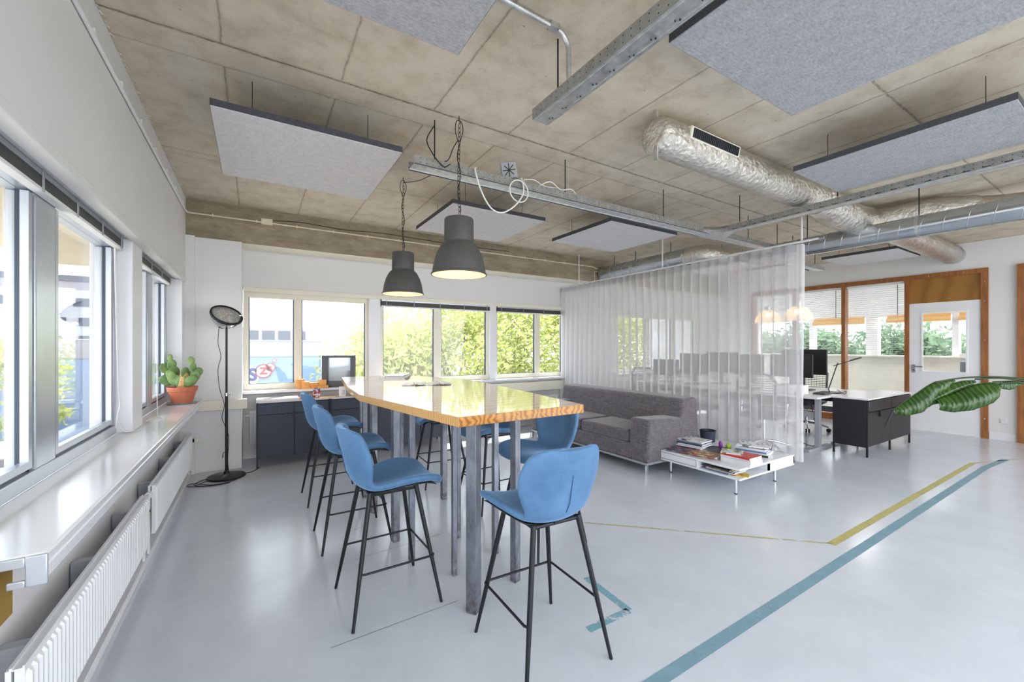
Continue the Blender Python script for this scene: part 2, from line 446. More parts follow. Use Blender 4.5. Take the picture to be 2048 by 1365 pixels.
def wloc(o):
    p = Vector((0,0,0))
    while o is not None: p = p+o.location; o = o.parent
    return p
def build(name, mb, mat, parent=None, smooth=None, bevel=0, seg=2, local=False, sub=0, solid=0):
    off = Vector((0,0,0))
    if parent is not None and not local: off = wloc(parent)
    me = bpy.data.meshes.new(name)
    me.from_pydata([(p[0]-off.x, p[1]-off.y, p[2]-off.z) for p in mb.v], [], mb.f)
    me.update()
    o = bpy.data.objects.new(name, me); C.objects.link(o)
    mats = mat if isinstance(mat, (list, tuple)) else [mat]
    for m_ in mats: me.materials.append(MATS[m_])
    if parent is not None: o.parent = parent
    bm = bmesh.new(); bm.from_mesh(me); bmesh.ops.recalc_face_normals(bm, faces=bm.faces); bm.to_mesh(me); bm.free()
    if solid:
        md = o.modifiers.new('s', 'SOLIDIFY'); md.thickness = solid; md.offset = 0
    if bevel:
        md = o.modifiers.new('b', 'BEVEL'); md.width = bevel; md.segments = seg; md.limit_method = 'ANGLE'; md.angle_limit = math.radians(40)
    if sub:
        md = o.modifiers.new('u', 'SUBSURF'); md.levels = sub; md.render_levels = sub
    if smooth is None: smooth = bool(sub)
    if smooth:
        if isinstance(smooth, (int, float)) and smooth is not True:
            me.shade_smooth(); me.set_sharp_from_angle(angle=math.radians(smooth))
        else: me.shade_smooth()
    elif bevel and seg > 1:
        me.shade_smooth(); me.set_sharp_from_angle(angle=math.radians(50))
    return o
def thing(name, label, cat, loc=(0,0,0), group=None, rz=0):
    o = bpy.data.objects.new(name, None); C.objects.link(o); o.location = loc; o.rotation_euler = (0,0,rz)
    o.empty_display_size = .1
    o['label'] = label; o['category'] = cat
    if group: o['group'] = group
    return o
def tag(o, label, cat, group=None, kind=None):
    o['label'] = label; o['category'] = cat
    if group: o['group'] = group
    if kind: o['kind'] = kind
    return o
def struct(name, mb=None, mat=None, label=None, cat=None, loc=(0,0,0), **k):
    if mb is None:
        o = bpy.data.objects.new(name, None); C.objects.link(o); o.location = loc
    else: o = build(name, mb, mat, **k)
    o['kind'] = 'structure'
    if label: o['label'] = label
    if cat: o['category'] = cat
    return o
def ktree(o): return [c for c in o.children]
def copy_tree(o, parent=None):
    c = o.copy(); C.objects.link(c); c.parent = parent
    for ch in ktree(o): copy_tree(ch, c)
    return c
B = lambda *a: MB().box(*a)
def arc(c, r, a0, a1, n, plane='xy'):
    out = []
    for i in range(n+1):
        a = a0+(a1-a0)*i/n; u, w = r*math.cos(a), r*math.sin(a)
        out.append({'xy': (c[0]+u, c[1]+w, c[2]), 'xz': (c[0]+u, c[1], c[2]+w), 'yz': (c[0], c[1]+u, c[2]+w)}[plane])
    return out
def spline(pts, n=6):
    pts = [Vector(p) for p in pts]; out = []
    for i in range(len(pts)-1):
        p0 = pts[max(i-1, 0)]; p1 = pts[i]; p2 = pts[i+1]; p3 = pts[min(i+2, len(pts)-1)]
        for k in range(n):
            t = k/n
            out.append(.5*((2*p1)+(p2-p0)*t+(2*p0-5*p1+4*p2-p3)*t*t+(3*p1-p0-3*p2+p3)*t**3))
    out.append(pts[-1]); return out

# ------------------------------------------------------------------ room shell
CZ = 3.03
struct('floor', B(-.9, 9.62, -1.6, 6.3, -.12, 0), 'floor_resin', 'pale grey glossy poured resin floor of the office', 'floor')
struct('ceiling', B(-.9, 9.62, -1.6, 6.4, CZ, CZ+.2), 'concrete_ceiling', 'bare concrete ceiling with board joints', 'ceiling')
# left wall: parapet below the windows, bulkhead above
wl = struct('wall_left', None, label='white wall under and over the left windows', cat='wall', loc=(-.7,2,0))
build('parapet', B(-.9, -.69, -1.6, 5.72, 0, .79), 'wall_paint', wl)
build('bulkhead', B(-.9, -.64, -1.6, 5.74, 2.12, CZ), 'wall_paint', wl, bevel=.006)
build('lower_lip', B(-.70, -.632, -1.6, 5.73, 2.10, 2.145), 'wall_paint', wl, bevel=.006)
build('eave', B(-1.9, -.9, -2, 6.3, 2.28, 2.5), 'beige_concrete', wl)
build('pier', B(-.9, -.69, 3.68, 3.96, .83, 2.12), 'white_paint', wl, bevel=.008)
build('end_pier', B(-.9, -.645, 5.5, 5.72, .83, 2.12), 'white_paint', wl)
# rough plaster burrs where the painted wall meets the concrete
mb = MB(); rnd = random.Random(3)
for i in range(150):
    y = -.5+6.2*rnd.random(); l = .006+.02*rnd.random(); a = rnd.uniform(-1, 1)
    mb.tube([(-.64, y, CZ-.002), (-.636+.012*rnd.random(), y+.01*a, CZ-.006-l*.3), (-.632+.02*rnd.random(), y+.022*a, CZ-.004-.4*l)], [.003, .002, .0008], 4)
build('plaster_burrs', mb, 'wall_paint', wl)['kind'] = 'stuff'
struct('trim_1', B(-.9, -.585, -1.6, 5.7, 0, .045), 'white_paint', 'white raised plinth strip along foot of left wall', 'trim', bevel=.004)
# pilaster in the corner
pl = struct('wall_corner', None, label='white corner pilaster beside the tall studio lamp', cat='wall', loc=(-.4,5.9,0))
build('pilaster', B(-.9, -.125, 5.72, 6.25, 0, 2.612), 'wall_paint', pl, bevel=.004)
build('side_strip', B(-.69, -.56, 5.695, 5.72, 0, 2.62), 'wall_paint', pl)
# concrete beam
struct('trim_2', B(-.9, 9.6, 5.74, 6.09, 2.612, CZ), 'concrete_beam', 'brown raw concrete beam across the far side', 'beam')
struct('trim_3', B(-.13, 9.6, 5.78, 6.088, 2.600, 2.612), 'cream_paint', 'cream painted soffit under the concrete beam', 'soffit')
# far wall
wf = struct('wall_far', None, label='white wall around the far windows', cat='wall', loc=(4,6.2,0))
build('parapet', B(-.13, 9.6, 6.15, 6.3, 0, .84), 'wall_paint', wf)
build('lintel', B(-.13, 9.6, 6.10, 6.3, 2.13, 2.72), 'wall_paint', wf)
build('pier', B(4.99, 6.28, 6.11, 6.3, .84, 2.13), 'wall_paint', wf)
build('pier', B(9.0, 9.6, 6.11, 6.3, .84, 2.13), 'wall_paint', wf)
struct('trim_4', B(-.12, 9.5, 6.06, 6.11, 2.085, 2.14), 'cream_paint', 'white head rail over the far windows', 'trim', bevel=.004)
sill = struct('trim_5', B(-.125, 9.5, 5.99, 6.2, .82, .853), 'white_gloss', 'white sill below the far windows', 'sill', bevel=.006)
# far windows: frames with panes
def far_window(n, x0, x1, mull, top=2.09, lab='', blind=True):
    w = struct('window_%d' % n, None, label=lab, cat='window', loc=((x0+x1)/2, 6.2, .85))
    mb = MB(); z0 = .853
    mb.box(x0, x1, 6.15, 6.22, z0, z0+.075); mb.box(x0, x1, 6.15, 6.22, top-.07, top+.04)
    for a, b in [(x0, x0+.055)]+mull+[(x1-.055, x1)]: mb.box(a, b, 6.148, 6.222, z0+.07, top-.06)
    build('window_frame', mb, 'cream_paint', w, bevel=.004)
    ed = [x0+.055]+[q for ab in mull for q in ab]+[x1-.055]
    g = MB()
    for i in range(0, len(ed), 2):
        g = B(ed[i], ed[i+1], 6.186, 6.190, z0+.07, top-.06)
        p = build('pane', g, 'window_glass', w)
    s_ = MB()
    for i in range(0, len(ed), 2):
        a, b = ed[i], ed[i+1]
        s_.box(a, a+.012, 6.17, 6.2, z0+.07, top-.06); s_.box(b-.012, b, 6.17, 6.2, z0+.07, top-.06)
        s_.box(a, b, 6.17, 6.2, z0+.07, z0+.082)
    build('gasket', s_, 'frame_dark', w)
    return w
far_window(1, -.12, 1.40, [(.44, .53)], lab='two-pane far window left, nearest the corner pilaster')
far_window(2, 1.54, 3.36, [(2.38, 2.50)], lab='two-pane far window in the middle, blind folded up')
far_window(3, 3.46, 4.97, [(4.30, 4.41)], lab='two-pane far window beside the sheer curtain')
far_window(4, 6.28, 9.0, [(7.25, 7.37), (8.1, 8.2)], lab='far window seen dimly through the sheer curtain')
struct('trim_6', B(1.385, 1.545, 6.10, 6.2, .84, 2.1), 'white_paint', 'white post between first and second far windows', 'post', bevel=.005)
struct('trim_7', B(3.345, 3.475, 6.10, 6.2, .84, 2.1), 'white_paint', 'white post between second and third far windows', 'post', bevel=.005)
# blind stacks
def blind(x0, x1, y0, y1, z0, z1, lab, along, group):
    t = thing('venetian_blind', lab, 'blind', ((x0+x1)/2, (y0+y1)/2, z0), group)
    mb = MB(); n = 9
    for i in range(n):
        z = z0+.016+(z1-z0-.04)*i/n
        mb.box(x0, x1, y0, y1, z, z+(z1-z0-.04)/n*.72)
    build('slats', mb, 'lamp_grey', t)
    build('head_rail', B(x0, x1, y0-.002, y1+.002, z1-.022, z1), 'frame_alu', t)
    build('bottom_rail', B(x0, x1, y0-.002, y1+.002, z0, z0+.014), 'white_plastic', t)
    L = (x1-x0) if along == 'x' else (y1-y0); k = max(2, int(L/.35))
    for i in range(k):
        f = (i+.15)/(k-.7)
        if along == 'x': b = B(x0+L*f, x0+L*f+.009, y0-.006, y0-.001, z0-.002, z1)
        else: b = B(x1+.001, x1+.006, y0+L*f, y0+L*f+.010, z0-.002, z1)
        build('ladder_tape', b, 'grey_plastic', t)
    return t
blind(1.56, 3.34, 6.085, 6.145, 1.985, 2.086, 'folded-up grey blind over the middle far window', 'x', 'raised grey blinds')
blind(3.49, 4.96, 6.085, 6.145, 1.985, 2.086, 'folded-up grey blind over the far window beside curtain', 'x', 'raised grey blinds')
# left windows
def left_window(n, y0, y1, mull, lab):
    w = struct('window_%d' % n, None, label=lab, cat='window', loc=(-.8, (y0+y1)/2, .83))
    top = 2.12; mb = MB(); X0, X1 = -.86, -.77
    mb.box(X0, X1, y0, y1, .83, .89); mb.box(X0, X1, y0, y1, 2.04, top)
    ed = [y0]+[q for ab in mull for q in ab]+[y1]
    for a, b in mull: mb.box(X0, X1, a, b, .89, 2.04)
    mb.box(X0, X1, y0, y0+.05, .89, 2.04); mb.box(X0, X1, y1-.05, y1, .89, 2.04)
    build('window_frame', mb, 'frame_alu', w, bevel=.005)
    ed[0] += .05; ed[-1] -= .05
    for i in range(0, len(ed), 2):
        a, b = ed[i], ed[i+1]
        build('pane', B(-.815, -.811, a, b, .89, 2.04), 'window_glass', w)
        g = MB()
        g.box(-.825, -.79, a, a+.018, .89, 2.04); g.box(-.825, -.79, b-.018, b, .89, 2.04); g.box(-.825, -.79, a, b, .89, .905)
        build('gasket', g, 'frame_dark', w)
        s_ = MB(); s_.box(-.80, -.775, a+.018, a+.05, .905, 2.03); s_.box(-.80, -.775, b-.05, b-.018, .905, 2.03)
        s_.box(-.80, -.775, a+.05, b-.05, .905, .935)
        build('sash', s_, 'frame_alu', w)
    return w
left_window(5, -1.6, 3.68, [(-.5, -.38), (.95, 1.07), (2.50, 2.70)], 'large aluminium left window nearest the camera')
left_window(6, 3.96, 5.5, [(4.62, 4.78)], 'smaller aluminium left window by the cactus')
blind(-.765, -.73, -1.5, 3.64, 2.03, 2.115, 'long folded-up grey blind over the large left window', 'y', 'raised grey blinds')
blind(-.765, -.73, 4.0, 5.46, 2.03, 2.115, 'short folded-up grey blind over left window by cactus', 'y', 'raised grey blinds')
# left sill
sl = struct('trim_8', None, label='deep glossy white window sill along left wall', cat='sill', loc=(-.65, 3, .8))
build('sill_board', B(-.775, -.49, 1.66, 5.72, .795, .83), 'white_gloss', sl, bevel=.008)
build('sill_nosing', B(-.525, -.49, 1.665, 5.71, .755, .797), 'white_gloss', sl, bevel=.006)
mb = MB(); mb.box(-.53, -.487, 1.652, 1.662, .745, .828); mb.box(-.62, -.53, 1.652, 1.662, .80, .828); mb.box(-.565, -.53, 1.652, 1.662, .745, .765)
build('end_profile', mb, 'frame_alu', sl, bevel=.003)
tag(build('storage_box', B(-.688, -.60, 1.50, 1.80, .62, .775), 'brown_carton', bevel=.004), 'ochre brown carton wedged under the near end of left sill', 'box')
struct('trim_9', B(-.64, -.075, 5.655, 5.72, .69, .80), 'cream_paint', 'cream cable trunking around the corner pilaster', 'trunking', bevel=.004)
# right wall (glazed wooden partition, door)
wr = struct('wall_right', None, label='white wall around the wooden partition', cat='wall', loc=(9.55, 2, 0))
build('upper_wall', B(9.5, 9.62, -1.6, 6.15, 2.607, CZ), 'wall_paint', wr)
build('wall_face', B(9.5, 9.62, 5.07, 6.15, 0, 2.607), 'wall_paint', wr)
build('wall_face', B(9.5, 9.62, 1.262, 1.545, 0, 2.607), 'wall_paint', wr)
build('wall_face', B(9.5, 9.62, -1.6, -.2, 0, 2.607), 'wall_paint', wr)
struct('baseboard_right', B(9.485, 9.5, 1.262, 1.54, 0, .11), 'white_paint', 'white skirting between door frame and brown post', 'baseboard')
fr = struct('trim_10', None, label='brown wooden frame of the glazed partition', cat='frame', loc=(9.5, 3, 0))
build('head', B(9.46, 9.6, 1.545, 5.08, 2.535, 2.607), 'partition_wood', fr)
for a, b in ((1.545, 1.62), (2.44, 2.50), (3.34, 3.40), (4.18, 4.24), (5.02, 5.08)):
    build('post', B(9.455, 9.6, a, b, 0, 2.54), 'partition_wood', fr)
for a, b in ((2.50, 3.34), (3.40, 4.18), (4.24, 5.02)):
    build('bottom_rail', B(9.46, 9.6, a, b, 0, .12), 'partition_wood', fr)
build('transom_panel', B(9.49, 9.53, 1.62, 2.44, 2.13, 2.535), 'panel_wood', fr)
mb = MB()
for z in (.3, .9, 1.5, 2.1, 2.4): mb.sphere((9.454, 1.58, z), .008, nu=6, nv=4)
for y in (1.8, 2.2, 2.8, 3.37, 4.0): mb.sphere((9.456, y, 2.57), .008, nu=6, nv=4)
build('screw_heads', mb, 'brushed_steel', fr)
struct('trim_11', B(9.44, 9.62, -.2, 1.262, 0, 2.607), 'partition_wood', 'brown timber post and panel at right edge', 'panel')
for i, (a, b) in enumerate(((2.50, 3.34), (3.40, 4.18), (4.24, 5.02))):
    w = struct('window_%d' % (7+i), None, label='glazed partition bay %s' % ('beside the door', 'behind the desk pendant', 'seen through the curtain')[i], cat='window', loc=(9.55, (a+b)/2, .1))
    build('pane', B(9.553, 9.557, a, b, .12, 2.535), 'window_glass', w)
    t = thing('venetian_blind', 'lowered white slatted blind %s' % ('in the glazed bay beside the white door', 'in the middle glazed bay behind the pendant', 'in the glazed bay behind the sheer curtain')[i], 'blind', (9.52, (a+b)/2, .14), 'lowered white blinds')
    mb = MB(); z = .2
    while z < 2.48:
        mb.obox((9.52, (a+b)/2, z), (.022, b-a-.02, .0012), (0, .16, 0)); z += .036
    build('slats', mb, 'white_plastic', t)
    build('head_rail', B(9.50, 9.54, a+.01, b-.01, 2.49, 2.53), 'white_plastic', t)
    build('bottom_rail', B(9.51, 9.53, a+.01, b-.01, .16, .175), 'white_plastic', t)
    build('tilt_wand', MB().tube([(9.497, a+.1, 2.48), (9.497, a+.1, 1.95)], .005, 6), 'black_plastic', t)
    for f in (.2, .8): build('cord', MB().tube([(9.505, a+(b-a)*f, 2.48), (9.505, a+(b-a)*f, .17)], .0015, 4), 'white_plastic', t)
# door
dr = struct('door_1', None, label='white door with a square glass light', cat='door', loc=(9.5, 2.0, 0))
mb = MB(); X0, X1 = 9.475, 9.515
mb.box(X0, X1, 1.62, 2.44, .012, 1.0); mb.box(X0, X1, 1.62, 2.44, 1.96, 2.125)
mb.box(X0, X1, 1.62, 1.77, 1.0, 1.96); mb.box(X0, X1, 2.28, 2.44, 1.0, 1.96)
build('door_leaf', mb, 'white_paint', dr)
mb = MB(); mb.box(9.466, 9.476, 1.755, 2.295, .975, 1.0); mb.box(9.466, 9.476, 1.755, 2.295, 1.96, 1.985)
mb.box(9.466, 9.476, 1.755, 1.78, 1.0, 1.96); mb.box(9.466, 9.476, 2.27, 2.295, 1.0, 1.96)
build('glazing_bead', mb, 'white_gloss', dr)
build('pane', B(9.493, 9.497, 1.77, 2.28, 1.0, 1.96), 'window_glass', dr)
h = build('door_handle', MB().tube([(9.47, 2.385, 1.07), (9.42, 2.385, 1.07), (9.415, 2.37, 1.07), (9.415, 2.26, 1.07)], .0095, 8), 'brushed_steel', dr, smooth=50)
build('lock_plate', B(9.468, 9.475, 2.36, 2.41, .965, 1.10), 'brushed_steel', dr, bevel=.003)
build('keyhole', B(9.465, 9.469, 2.378, 2.392, 1.0, 1.02), 'black_plastic', dr)
for z in (.35, 1.13, 1.95): build('hinge', MB().tube([(9.468, 1.617, z), (9.468, 1.617, z+.09)], .008, 8), 'brushed_steel', dr)
sk = thing('wall_socket', 'white wall socket low on wall beside the door frame', 'socket', (9.5, 1.396, .29))
build('plate', B(9.49, 9.5, 1.355, 1.437, .25, .33), 'white_plastic', sk, bevel=.004)
build('insert', MB().lathe([(.026, 0), (.026, .012), (.02, .012), (.02, .004), (.0001, .004)], (9.489, 1.396, .29), 20, Matrix.Rotation(-PI/2, 3, 'Y')), 'white_plastic', sk)
sk = thing('wall_socket', 'small dark-centred socket on pilaster behind the floor lamp', 'socket', (-.534, 5.72, .37))
build('plate', B(-.565, -.505, 5.70, 5.72, .345, .40), 'cream_paint', sk, bevel=.003)
build('insert', B(-.585, -.562, 5.695, 5.715, .352, .393), 'frame_dark', sk)

# ------------------------------------------------------------------ annex behind the partition
an = struct('wall_annex', None, label='white outer wall of the room behind the partition', cat='wall', loc=(12.55, 3, 0))
build('parapet', B(12.5, 12.7, -1.6, 8, 0, 1.2), 'cream_paint', an)
build('lintel', B(12.5, 12.7, -1.6, 8, 2.1, CZ), 'wall_paint', an)
for a, b in ((-1.6, 1.2), (3.78, 4.0), (2.45, 2.55), (5.1, 5.2), (6.5, 6.7), (7.8, 8)): build('pier', B(12.5, 12.7, a, b, 1.2, 2.1), 'white_paint', an)
build('end_wall', B(9.62, 12.7, 8, 8.1, 0, CZ), 'wall_paint', an)
struct('floor_annex', B(9.62, 12.7, -1.6, 8, -.12, 0), 'floor_resin', 'pale floor of the room behind the partition', 'floor')
struct('ceiling_annex', B(9.62, 12.7, -1.6, 8, CZ, CZ+.2), 'wall_paint', 'white ceiling of the room behind the partition', 'ceiling')
struct('trim_12', B(12.36, 12.5, -1.6, 8, 1.17, 1.2), 'cream_paint', 'cream sill in the room behind the partition', 'sill')
for i, (a, b) in enumerate(((1.22, 2.44), (2.56, 3.6), (4.02, 5.08))):
    t = thing('bamboo_blind', ('rolled-up bamboo blind seen through the door glass', 'rolled-up bamboo blind seen through bay beside door', 'rolled-up bamboo blind seen behind the desk pendant')[i], 'blind', (12.47, (a+b)/2, 1.98), 'rolled bamboo blinds')
    build('roll', MB().tube([(12.44, a, 2.0), (12.44, b, 2.0)], .055, 12), 'bamboo', t, smooth=50)
    build('valance', B(12.475, 12.485, a, b, 1.96, 2.12), 'bamboo', t)
t = thing('document_stack', 'pile of folded papers on annex sill through door glass', 'papers', (12.43, 1.95, 1.2))
build('paper_pile', MB().obox((12.43, 2.2, 1.215), (.1, .45, .03)).obox((12.43, 2.22, 1.245), (.1, .4, .03), (0,0,.05)), 'paper', t)
build('card_pile', MB().obox((12.43, 1.8, 1.225), (.1, .32, .05)), 'stick_wood', t)
build('notice_box', B(9.51, 9.54, 1.775, 1.85, 1.0, 1.16), 'grey_plastic', dr)

for i, yy in enumerate((1.6, 3.6, 5.6)):
    t = thing('ceiling_light', 'flat white ceiling light in the annex, %s' % ('above the door', 'behind the glazed bay', 'nearest far end')[i], 'lamp', (11.2, yy, 2.95), 'annex ceiling lights')
    build('housing', B(10.7, 11.7, yy-.12, yy+.12, 2.97, 3.03), 'white_paint', t)
    build('diffuser', B(10.72, 11.68, yy-.10, yy+.10, 2.955, 2.97), 'tube_light', t)
# ------------------------------------------------------------------ radiators
def radiator(lab, x, y0, y1, z0, z1, axis='y'):
    t = thing('radiator', lab, 'radiator', ((x-.04, (y0+y1)/2, 0.0) if axis == 'y' else ((y0+y1)/2, x+.04, 0)), 'white panel radiators')
    def P(d, s_, z):   # depth into wall d, along s_
        return (x-d, s_, z) if axis == 'y' else (s_, x+d, z)
    mb = MB(); rows = []
    prof = []
    s_ = y0+.012
    while s_ < y1-.03:
        prof += [(s_, .014), (s_+.008, 0), (s_+.018, 0), (s_+.026, .014)]; s_ += .035
    prof = [(y0, .009)]+prof+[(y1, .009)]
    for z, k in ((z0, 0), (z0+.012, 0), (z0+.024, 1), (z1-.024, 1), (z1-.012, 0), (z1, 0)):
        rows.append([P(.009 if not k else d, s__, z) for s__, d in prof])
    mb.grid(rows)
    n = len(mb.v)
    mb.add([P(.009, y0, z0), P(.009, y1, z0), P(.009, y1, z1), P(.009, y0, z1), P(.03, y0, z0), P(.03, y1, z0), P(.03, y1, z1), P(.03, y0, z1)],
           [(0,4,5,1), (1,5,6,2), (2,6,7,3), (3,7,4,0), (4,7,6,5)])
    build('front_panel', mb, 'radiator_white', t)
    def bx(d0, d1, a, b, c, d): 
        return (x-d1, x-d0, a, b, c, d) if axis == 'y' else (a, b, x+d0, x+d1, c, d)
    build('rear_panel', B(*bx(.036, .048, y0, y1, z0, z1)), 'radiator_white', t)
    g = MB(); g.box(*bx(.009, .048, y0, y1, z1, z1+.004))
    g.box(*bx(.009, .014, y0, y1, z1+.004, z1+.010)); g.box(*bx(.034, .040, y0, y1, z1+.004, z1+.010))
    build('top_grille', g, 'radiator_white', t)
    for e in (y0+.2, (y0+y1)/2, y1-.2): build('wall_bracket', B(*bx(.048, .13, e-.02, e+.02, z0+.1, z1-.02)), 'grey_plastic', t)
    build('valve', MB().tube([P(.04, y0+.01, z1-.05), P(.04, y0-.03, z1-.05), P(.04, y0-.045, z1-.05)], [.018, .018, .022], 10), 'radiator_white', t, smooth=50)
    build('pipe', MB().tube([P(.04, y1, z0+.03), P(.04, y1+.05, z0+.03), P(.04, y1+.05, .01)], .009, 8), 'radiator_white', t, smooth=50)
    return t
r1 = radiator('ribbed white radiator under left sill, nearest the camera', -.555, 1.76, 3.40, .15, .47)
r2 = radiator('ribbed white radiator under left sill, beside the floor lamp', -.555, 3.62, 5.5, .15, .47)
tv = thing('thermostat_valve', 'cream thermostat knob between the two left radiators', 'valve', (-.6, 3.5, .3))
build('knob', MB().tube([(-.59, 3.40, .335), (-.59, 3.46, .335)], .026, 14), 'ivory_plastic', tv, smooth=50)
build('collar', MB().tube([(-.59, 3.46, .335), (-.59, 3.51, .335)], .018, 12), 'black_plastic', tv, smooth=50)
build('pipe', MB().tube([(-.59, 3.51, .335), (-.59, 3.55, .33), (-.59, 3.55, .05)], .009, 8), 'radiator_white', tv, smooth=50)
radiator('white radiator under far sill behind the cabinets', 6.015, -.05, 2.3, .2, .6, 'x')
radiator('white radiator under far sill left of the sofa', 6.015, 2.75, 4.75, .12, .52, 'x')
struct('trim_13', B(2.5, 4.9, 6.03, 6.15, .62, .78), 'cream_paint', 'cream cable duct under far sill left of sofa', 'trunking', bevel=.005)

# ------------------------------------------------------------------ conduits and junction boxes
def clips(t, pts, ax):
    for p in pts: build('clip', MB().obox(p, (.014, .022, .03) if ax == 'y' else (.014, .022, .03)), 'ivory_plastic', t)
t = thing('conduit', 'white cable conduit clipped along top of the left wall', 'conduit', (-.63, 2.5, 2.83))
build('tube', MB().tube([(-.628, -1.5, 2.81), (-.628, 2.0, 2.82), (-.628, 5.55, 2.855), (-.62, 5.69, 2.865), (-.60, 5.728, 2.872)], .0105, 8), 'white_paint', t, smooth=50)
for i in range(12): build('clip', MB().obox((-.632, .3+.47*i, 2.81+.0085*i), (.016, .028, .034)), 'white_paint', t)
t = thing('conduit', 'ivory cable conduit clipped along the concrete beam', 'conduit', (2.5, 5.73, 2.88))
build('tube', MB().tube([(-.60, 5.728, 2.872), (.05, 5.728, 2.874), (5.3, 5.728, 2.876), (5.38, 5.728, 2.85), (5.5, 5.728, 2.85)], .0095, 8), 'ivory_plastic', t, smooth=50)
for i in range(14): build('clip', MB().obox((-.4+.42*i, 5.73, 2.875), (.014, .026, .032)), 'ivory_plastic', t)
t = tag(build('cable', MB().tube(spline([(.19, 5.73, 2.91), (.5, 5.73, 2.935), (1.0, 5.73, 2.92), (1.5, 5.73, 2.945), (2.5, 5.73, 2.93), (3.5, 5.73, 2.94)]), .004, 6), 'black_plastic'), 'thin dark cable running above the conduit on the beam', 'cable')
tag(build('junction_box', B(.065, .18, 5.715, 5.74, 2.85, 2.92), 'ivory_plastic', bevel=.004), 'blank ivory junction box at left end of concrete beam', 'junction box')
t = thing('junction_box', 'grey junction box on beam above the curtain rail', 'junction box', (5.55, 5.71, 2.84))
build('box', B(5.5, 5.6, 5.70, 5.74, 2.79, 2.89), 'grey_plastic', t, bevel=.004)
for k, (a, z) in enumerate(((5.35, 2.62), (5.52, 2.62), (5.7, 2.62))):
    build('stub_pipe', MB().tube([(5.55+(a-5.55)*.2, 5.728, 2.80+.02*k), (a, 5.728, 2.80+.02*k), (a, 5.728, z)], .008, 6), 'ivory_plastic', t, smooth=50)
t = thing('conduit', 'dark grey conduit bending off the ceiling into the near tray', 'conduit', (1.3, 1.67, 2.95))
build('tube', MB().tube([(.2, 1.60, 3.012), (.96, 1.655, 3.012), (1.30, 1.67, 3.012)]+arc((1.30, 1.67, 2.932), .08, PI/2, 0, 6, 'xz')+[(1.38, 1.67, 2.72)], .014, 10), 'galvanised', t, smooth=50)
build('clip', MB().obox((1.28, 1.67, 3.015), (.05, .04, .03)), 'galvanised', t)

# ------------------------------------------------------------------ cable trays
def rod(t, x, y, z0): 
    build('threaded_rod', MB().tube([(x, y, z0), (x, y, CZ)], .0045, 6), 'black_metal', t)
    build('rod_clamp', MB().obox((x, y, z0+.02), (.03, .05, .05)).obox((x, y, z0+.06), (.02, .02, .03)), 'galvanised', t, bevel=.003)
def tray(lab, pts, w, rods, z=2.66, h=.06):
    t = thing('cable_tray', lab, 'cable tray', (pts[0][0], pts[0][1], z), 'galvanised cable trays')
    (xa, ya), (xb, yb) = pts
    if abs(xb-xa) > abs(yb-ya):
        mk = lambda o0, o1, z0, z1: B(min(xa,xb), max(xa,xb), ya+o0, ya+o1, z0, z1)
    else:
        mk = lambda o0, o1, z0, z1: B(xa+o0, xa+o1, min(ya,yb), max(ya,yb), z0, z1)
    e = MB()
    for o0, o1, z0, z1 in ((-w/2, w/2, z, z+.003),): e = mk(o0, o1, z0, z1)
    build('tray_bottom', e, 'galvanised', t)
    for a in (-w/2+.015, w/2-.018): build('edge_bead', mk(a, a+.004, z-.004, z+.001), 'galvanised', t)
    build('tray_side', mk(-w/2-.002, -w/2, z, z+h), 'perforated_tray', t)
    build('tray_side', mk(w/2, w/2+.002, z, z+h), 'perforated_tray', t)
    for x, y in rods: rod(t, x, y, z+.01)
    return t
t1 = tray('grey steel cable tray overhead at top, nearest the camera', [(1.365, -1.5), (1.365, 1.90)], .105, [(1.365, 1.74), (1.365, .2)])
mb = MB()
for i in range(9): mb.tube([(1.39, .9+i*.115, 2.656), (1.39, .9+i*.115, 2.6595)], .004, 6); mb.tube([(1.38, .915+i*.115, 2.656), (1.38, .915+i*.115, 2.6595)], .003, 6)
build('rivet_holes', mb, 'black_plastic', t1)
t2 = tray('long perforated cable tray hung behind the large pendant lamps', [(.93, 2.83), (4.30, 2.83)], .125, [(1.1, 2.83), (2.3, 2.83), (3.6, 2.83)])
build('slot_line', B(.93, 4.3, 2.76, 2.768, 2.6555, 2.6595), 'frame_dark', t2)
build('slot_line', B(.93, 4.3, 2.89, 2.896, 2.6555, 2.6595), 'frame_dark', t2)
t3 = tray('cable tray branching right under the foil duct', [(4.43, -1.5), (4.43, 2.62)], .11, [(4.43, 1.62), (4.43, 2.5), (4.43, .3)])
mb = MB()
for i in range(40): mb.box(4.372, 4.3735, -1.4+i*.1, -1.36+i*.1, 2.666, 2.672)
build('slots', mb, 'black_plastic', t3)['kind'] = 'stuff'
t4 = tray('cable tray continuing past the corner piece over curtain', [(4.62, 2.83), (6.3, 2.83)], .125, [(5.2, 2.83), (5.9, 2.83)])
t5 = thing('tray_corner', 'curved tee piece joining the cable trays above curtain', 'tray fitting', (4.45, 2.8, 2.66))
poly = [(4.30, 2.765), (4.375, 2.62), (4.485, 2.62), (4.62, 2.765), (4.62, 2.895), (4.30, 2.895)]
poly = [(4.2, 2.765)]+[(4.2+.175*math.sin(a), 2.59+.175*math.cos(a)) for a in (0.3, .6, .9, 1.2, 1.57)]+[(4.485, 2.59)]+[(4.62, 2.765), (4.62, 2.895), (4.2, 2.895)]
build('tee_plate', MB().prism(poly, 2.657, 2.661), 'galvanised', t5)
mb = MB(); pts = [(4.2+.175*math.sin(a), 2.59+.175*math.cos(a)) for a in [i*PI/2/8 for i in range(9)]]
mb.grid([[(x, y, 2.66) for x, y in pts], [(x, y, 2.722) for x, y in pts]])
build('curved_side', mb, 'perforated_tray', t5, solid=.002, smooth=True)
